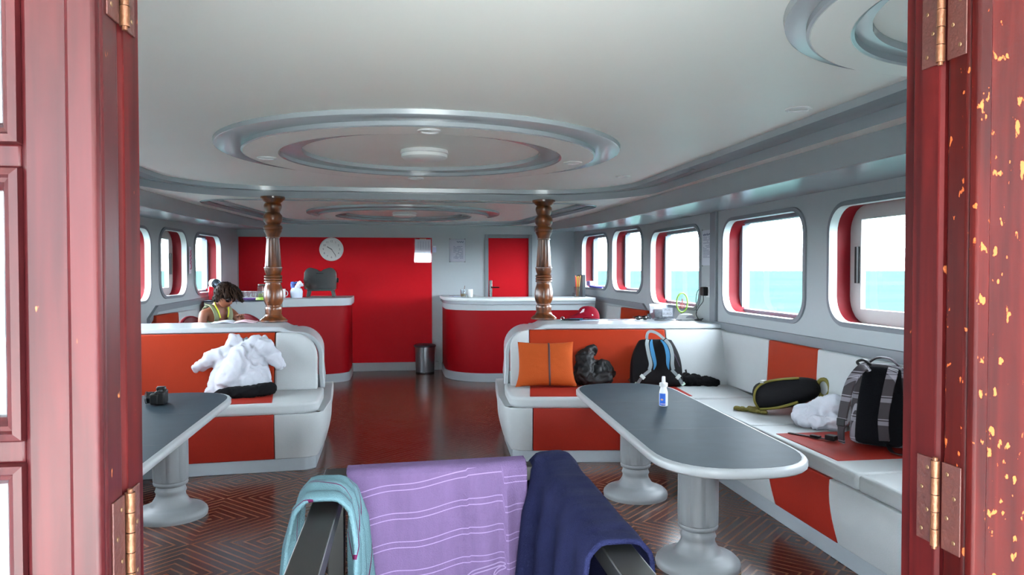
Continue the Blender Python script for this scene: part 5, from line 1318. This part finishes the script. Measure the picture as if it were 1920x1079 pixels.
# glasses on a purple tray, jar
o = MB().box((-1.99, 10.22, ZC+.012), (.40,.20,.024), -.35).build('serving_tray', mat('purple tray', (96,44,120), .35), None, bevel=.006); tag(o, 'purple tray under the row of clear glasses on the left counter', 'tray')
g0 = None; rt = Matrix.Rotation(-.35, 4, 'Z')
for k in range(10):
    i, j = k % 5, k//5
    q = rt @ Vector((-.145+.068*i, -.045+.075*j, 0)); loc = (-1.99+q.x, 10.22+q.y, ZC+.0245)
    lbl = 'clear upturned glass in the row on the purple tray, left bar counter'
    if g0 is None:
        g0 = thing('drinking_glass', lbl, 'glass', loc, group='clear glasses on the purple tray')
        MB().lathe([(.03,0),(.031,.002),(.027,.085),(.001,.086)], loc, 20).build('tumbler', M_clear, g0)
        MB().lathe([(.0315,0),(.033,.002),(.0315,.005)], loc, 20).build('glass_rim', M_white, g0)
    else: dup(g0, loc, 0, lbl)
t = thing('storage_jar', 'tall clear jar with dark lid on a lime base beside the glasses', 'jar', (-1.83, 10.08, ZC))
MB().lathe([(.085,0),(.088,.006),(.082,.03),(.06,.034)], (-1.83,10.06,ZC), 32).build('lime_coaster', mat('lime green plate', (150,196,60), .4), t)
MB().lathe([(.055,.034),(.062,.04),(.062,.17),(.05,.185)], (-1.83,10.06,ZC), 32).build('jar_glass', M_clear, t)
MB().lathe([(.056,.185),(.058,.19),(.056,.205),(.001,.208)], (-1.83,10.06,ZC), 32).build('jar_lid', mat('dark jar lid', (70,58,54), .4), t)
MB().lathe([(.05,.036),(.055,.05),(.05,.08),(.001,.09)], (-1.83,10.06,ZC), 24).build('jar_filling', mat('green brown filling', (110,120,60), .8), t)
# coffee machine
t = thing('coffee_machine', 'red and chrome capsule coffee machine on the left counter, behind the person', 'coffee machine', (-2.44, 10.15, ZC))
mb = MB(); mb.prism([(-.07,0),(.05,0),(.05,.03),(-.0,.04),(-.0,.17),(-.07,.18)], -.065, .065, lambda a_, b_, c_: (-2.44+a_+c_*.0, 10.15+c_, ZC+b_)); mb.build('machine_body', mat('glossy red plastic', (196,24,40), .2, coat=.5), t, bevel=.012, seg=3)
mb = MB(); mb.lathe([(.05,-.085),(.062,-.075),(.064,0),(.062,.05),(.05,.058)], n=32, M=T3((-2.44,10.15,ZC+.21), .5, PI/2)); mb.build('chrome_head', mat('bright white chrome', (226,228,230), .12, metal=.6), t)
mb = MB(); mb.lathe([(.058,.058),(.06,.062),(.05,.072),(.03,.074),(.028,.068),(.001,.066)], n=32, M=T3((-2.44,10.15,ZC+.21), .5, PI/2)); mb.build('front_dial', mat('dark chrome dial', (70,80,90), .2, metal=.8), t)
mb = MB(); mb.lathe([(.02,0),(.048,.02),(.048,.085),(.035,.095)], (-2.385,10.08,ZC+.05), 24); mb.build('water_tank', mat('smoky tank', (120,132,124), .15), t)
o = MB().box((-2.50, 10.42, ZC+.03), (.12,.14,.06)).build('cup_stack_tray', mat('steel sill tray', (150,156,164), .3, metal=.5), None, bevel=.006); tag(o, 'low steel tray beside the coffee machine under the left bow window', 'tray')

# ------------------------------------------------------------------ magazine on the left ledge
t = thing('magazine', 'open magazine with one pale pink page lying on the left ledge beside the column', 'magazine', (-1.62, 7.44, ZL))
def page(s_):
    def fn(u, v):
        x = s_*u*.20; z = .004+.016*math.sin(min(1, u*1.15)*PI)**1.0*(1-.3*u)
        q = Matrix.Rotation(.12, 4, 'Z') @ Vector((x, (v-.5)*.27, z)); return Vector((-1.60, 7.40, ZL))+q
    return fn
for s_, m_ in ((-1, M_paper), (1, mat('pale pink page', (226,196,204), .5))):
    mb = MB(); mb.grid(page(s_), 14, 4); mb.build('page_block', m_, t, solid=.008, off=-1)
mb = MB(); mb.box((-1.60,7.40,ZL+.0015), (.41,.275,.003), .12); mb.build('cover', mat('grey cover', (120,116,124), .5), t)

# ------------------------------------------------------------------ red tub chairs behind the left ledge
M_chair = mat('dark red chair vinyl', (96,8,22), .45, spec=.3)
ch = thing('tub_chair', 'dark red round-backed chair just behind the base of the left column', 'chair', (-1.60, 8.75, 0), 2.6)
mb = MB(); mb.lathe([(.20,.46),(.225,.48),(.23,.53),(.20,.558),(.001,.562)], (0,0,0), 32); mb.build('seat', M_chair, ch, world=False)
mb = MB(); A = [math.radians(a_) for a_ in range(20, 161, 10)]
loops = []
for a_ in A:
    top = .86+.22*math.sin((a_-A[0])/(A[-1]-A[0])*PI)
    loops.append([((.23+d)*math.cos(a_), (.23+d)*math.sin(a_)*1.0+.0, z) for d, z in ((0,.5),(.045,.5),(.05,top-.01),(.025,top),(.0,top-.01))])
mb.rings(loops); mb.build('backrest', M_chair, ch, world=False, bevel=.008)
for k in range(4):
    a_ = PI/4+k*PI/2
    mb = MB(); mb.cyl((.17*math.cos(a_), .17*math.sin(a_), .45), (.21*math.cos(a_), .21*math.sin(a_), 0), .014, 12, .011); mb.build('leg', M_chrome, ch, world=False)
dup(ch, (-2.03, 8.06, 0), .93, 'dark red round-backed chair the person sits on')

# ------------------------------------------------------------------ the person, reading, leaning on the ledge
M_skin = mat('tanned skin', (134,80,58), .5, var=.05, vscale=6)
pe = thing('person', 'person with tousled brown hair, dark glasses and olive vest, reading at the left ledge', 'person', (-1.95, 8.15, 0))
PX_, PY_ = -1.99, 8.02
# body facing (+x, -y): local forward f, right-hand side r
fw = Vector((.80, -.60, 0)).normalized(); rt_ = Vector((fw.y, -fw.x, 0))   # person's right
def W(f_, r_, z): return Vector((PX_, PY_, 0))+fw*f_+rt_*r_+Vector((0,0,z))
def skin(name, chains, m_, parent, sub=2, root=0):
    vs, es, rad = [], [], []
    for ch_ in chains:
        prev = None
        for item in ch_:
            if isinstance(item, int): idx = item
            else:
                p, r_ = item; vs.append(p); rad.append(r_ if isinstance(r_, tuple) else (r_, r_)); idx = len(vs)-1
            if prev is not None: es.append((prev, idx))
            prev = idx
    me = bpy.data.meshes.new(name); me.from_pydata([tuple(v) for v in vs], es, []); o = bpy.data.objects.new(name, me); COL.objects.link(o)
    md = o.modifiers.new('skin', 'SKIN'); md.use_smooth_shade = True
    sv = me.skin_vertices[0].data
    for i, r_ in enumerate(rad): sv[i].radius = r_; sv[i].use_root = (i == root)
    s_ = o.modifiers.new('sub', 'SUBSURF'); s_.levels = sub; s_.render_levels = sub
    dg = bpy.context.evaluated_depsgraph_get(); me2 = bpy.data.meshes.new_from_object(o.evaluated_get(dg)); bpy.data.objects.remove(o); bpy.data.meshes.remove(me)
    return me2
zs0 = .655
spine = [(W(0,0,zs0+.04), (.15,.11)), (W(.02,0,zs0+.16), (.125,.095)), (W(.06,0,zs0+.30), (.125,.095)), (W(.105,0,zs0+.43), (.13,.09)), (W(.13,0,zs0+.51), (.075,.06)), (W(.17,0,zs0+.575), (.05,.05)), (W(.20,0,zs0+.62), (.05,.05))]
# arms: shoulder -> elbow -> wrist -> palm ; right (+r) is the near one seen on the left of the picture
def arm(s_): 
    sh = W(.115, s_*.165, zs0+.475); el = W(.16, s_*.225, zs0+.20) if s_ > 0 else W(.30, s_*.20, zs0+.33); wr = W(.36, s_*.14, zs0+.10) if s_ > 0 else W(.50, .02, ZL+.03)
    return [(sh, .052), (sh.lerp(el, .5), .043), (el, .038), (el.lerp(wr, .4), .037), (wr, .024), (wr.lerp(wr+(wr-el), .22)+Vector((0,0,-.006)), (.036,.016))]
def leg(s_): return [(W(.0, s_*.09, zs0+.0), .085), (W(.24, s_*.12, zs0-.02), .075), (W(.42, s_*.14, zs0-.05), .055), (W(.40, s_*.14, .33), .05), (W(.37, s_*.14, .08), .035), (W(.45, s_*.14, .035), (.04,.03)), (W(.53, s_*.145, .025), (.035,.02))]
aR, aL = arm(1), arm(-1)
chains = [spine, [3]+aR, [3]+aL, [0]+leg(1), [0]+leg(-1)]
# fingers
def fingers(a_):
    wr, pa = Vector(a_[-2][0]), Vector(a_[-1][0]); d = (pa-wr).normalized(); sd = d.cross(Vector((0,0,1))).normalized(); out = []
    return d, sd, pa
me_body = skin('body', chains, M_skin, pe)
# head: sculpted ellipsoid with brow, nose, chin
hc = W(.262, 0.015, zs0+.642); tilt = .55
hd_f = (fw*math.cos(tilt)+Vector((0,0,-math.sin(tilt)))).normalized(); hd_r = rt_; hd_u = hd_r.cross(hd_f).normalized()
if hd_u.z < 0: hd_u = -hd_u
MH = Matrix(((hd_f.x, hd_r.x, hd_u.x, hc.x), (hd_f.y, hd_r.y, hd_u.y, hc.y), (hd_f.z, hd_r.z, hd_u.z, hc.z), (0,0,0,1)))
mb = MB(); mb.bm.from_mesh(me_body)
def headfn(u, v):
    th = u*2*PI; ph = (v-.5)*PI*.998
    x, y, z = math.cos(ph)*math.cos(th), math.cos(ph)*math.sin(th), math.sin(ph)
    px, py, pz = x*.098, y*.074, z*.118
    if z < 0: py *= 1-.30*z*z; px = px*(1-.10*z*z) + (.012*(-z) if x > 0 else .03*(-z)*1.0)   # jaw
    f_ = max(0, x)
    px += f_*.020*math.exp(-((y/.16)**2))*math.exp(-(((z+.12)/.20)**2))*1.2          # nose
    px -= .010*f_*math.exp(-(((abs(y)-.36)/.16)**2))*math.exp(-(((z-.08)/.13)**2))   # eye sockets
    px += .007*f_*math.exp(-((y/.3)**2))*math.exp(-(((z+.50)/.09)**2))               # lips
    px += .010*f_*math.exp(-((y/.3)**2))*math.exp(-(((z+.82)/.14)**2))               # chin
    return MH @ Vector((px, py, pz))
mb.grid(headfn, 40, 30)
for s_ in (-1, 1): mb.ell((0,0,0), (.018,.008,.03), 14, 8, M=MH @ Matrix.Translation((-.012, s_*.077, -.008)) @ Matrix.Rotation(-.2, 4, 'Y'))
for a_, s_ in ((aR, 1), (aL, -1)):
    d, sd, pa = fingers(a_)
    for k in range(4):
        base = pa+sd*(-.024+.016*k)+d*.016; l_ = (.062,.07,.066,.052)[k]
        mb.tube([base, base+d*l_*.45+Vector((0,0,.004)), base+d*l_*.8+Vector((0,0,-.006)), base+d*l_+Vector((0,0,-.014))], [.009,.0085,.008,.0055], 10)
    tb = pa+sd*(.028*s_*-1)-d*.012; mb.tube([tb, tb+d*.03-sd*s_*.014, tb+d*.052-sd*s_*.012+Vector((0,0,-.006))], [.0105,.0095,.006], 10)
bpy.data.meshes.remove(me_body)
body = mb.build('body', M_skin, pe, recalc=True, angle=180)
# vest: slightly larger torso shell
mv = skin('vest', [[(W(-.0,0,zs0+.0), (.163,.125)), (W(.02,0,zs0+.15), (.138,.112)), (W(.058,0,zs0+.29), (.135,.112)), (W(.085,0,zs0+.37), (.145,.114)), (W(.10,0,zs0+.425), (.140,.108))]], None, None)
mb = MB(); mb.bm.from_mesh(mv); bpy.data.meshes.remove(mv)
for s_ in (-1, 1):
    ribbon(mb, smooth_path([W(.205, s_*.08, zs0+.38), W(.218, s_*.085, zs0+.43), W(.205, s_*.09, zs0+.485), W(.165, s_*.095, zs0+.535), W(.11, s_*.095, zs0+.552), W(.055, s_*.09, zs0+.53), W(.01, s_*.08, zs0+.46), W(-.0, s_*.075, zs0+.38)], 6), .055, .008, fw+Vector((0,0,.5)))
mb.build('vest', mat('olive grey vest cotton', (128,132,104), .85, bump=.3, bscale=120), pe, angle=180)
mv = skin('shorts', [[(W(.0,0,zs0+.02), (.165,.125)), (W(.05,.0,zs0-.0), (.15,.11))], [0, (W(.06, .09, zs0-.0), .10), (W(.27, .12, zs0-.02), .09)], [0, (W(.06, -.09, zs0-.0), .10), (W(.27, -.12, zs0-.02), .09)]], None, None)
mb = MB(); mb.bm.from_mesh(mv); bpy.data.meshes.remove(mv); mb.build('shorts', mat('dark shorts', (44,48,58), .8), pe, angle=180)
mb = MB()
mb.tube(smooth_path([W(.224, .045, zs0+.42), W(.214, .065, zs0+.49), W(.175, .07, zs0+.555), W(.10, .0, zs0+.60), W(.175, -.07, zs0+.555), W(.214, -.065, zs0+.49), W(.224, -.045, zs0+.42)], 6), .007, 8); mb.build('neck_strap', mat('bright yellow cord', (206,206,50), .6), pe)
# hair: shaggy bob falling forward
parts = [((0,0,0),)]
def H(x, y, z): return MH @ Vector((x, y, z))
hp = [(H(-.03,0,.045), H(.03,0,.06), (.088,.08)), (H(-.05,.0,.0), H(-.055,0,-.05), (.085,.06)), (H(.0,.052,.03), H(-.03,.068,-.05), (.048,.034)), (H(.0,-.052,.03), H(-.02,-.070,-.055), (.048,.034)),
      (H(.04,.03,.085), H(.09,.05,.07), (.045,.026)), (H(.045,-.03,.09), H(.12,-.055,.075), (.05,.03)), (H(.09,-.055,.075), H(.145,-.085,.03), (.032,.018)), (H(.09,0,.085), H(.15,-.03,.07), (.032,.016)), (H(-.06,.03,-.03),H(-.075,.045,-.08),(.04,.02)), (H(-.06,-.03,-.03),H(-.075,-.05,-.08),(.04,.02))]
M_hair = mat('dark brown hair', (28,16,11), .6, spec=.2, var=.4, vscale=14)
hair = blob('hair', M_hair, [p for p in hp], pe, .009, .020, 24., 1, fine=.003)
mb = MB(); rnd = random.Random(11)
for k in range(260):   # loose locks
    th = rnd.uniform(-PI, PI); ph = rnd.uniform(-.15, 1.2)
    x, y, z = math.cos(ph)*math.cos(th), math.cos(ph)*math.sin(th), math.sin(ph)
    if x > .35 and z < .55: continue
    p0 = Vector((x*.105+.012, y*.085, z*.12+.02)); out_ = Vector((x, y, .1)).normalized(); l_ = rnd.uniform(.05, .10)
    down = (MH.to_3x3().inverted() @ Vector((.25, -.1, -.9))).normalized()
    p1 = p0+out_*l_*.45+down*l_*.25; p2 = p1+out_*l_*.15+down*l_*.6+Vector((rnd.uniform(-.015,.015), rnd.uniform(-.015,.015), 0))
    mb.tube([MH @ p0, MH @ p1, MH @ p2], [.006,.0045,.0012], 5)
mb.build('loose_locks', mat('lighter hair ends', (52,32,20), .6, spec=.2, var=.6, vscale=8), hair)
# sunglasses on the face
mb = MB()
for s_ in (-1, 1): mb.ell((0,0,0), (.008,.030,.024), 20, 10, M=MH @ Matrix.Translation((.094, s_*.033, .006)) @ Matrix.Rotation(s_*.28, 4, 'Z'))
sg = mb.build('glasses', mat('dark glasses lens', (34,14,18), .12, coat=.5), pe)
mb = MB()
for s_ in (-1, 1): mb.tube([H(.092, s_*.062, .012), H(.04, s_*.078, .012), H(-.02, s_*.080, .006)], .0035, 6)
mb.tube([H(.10, -.012, .012), H(.106, 0, .014), H(.10, .012, .012)], .003, 6)
mb.build('glasses_frame', M_black, sg)
mb = MB(); mb.ell((0,0,0), (.006,.022,.006), 16, 8, M=MH @ Matrix.Translation((.101, 0, -.060))); mb.build('lips', mat('lips', (150,74,72), .4), pe)
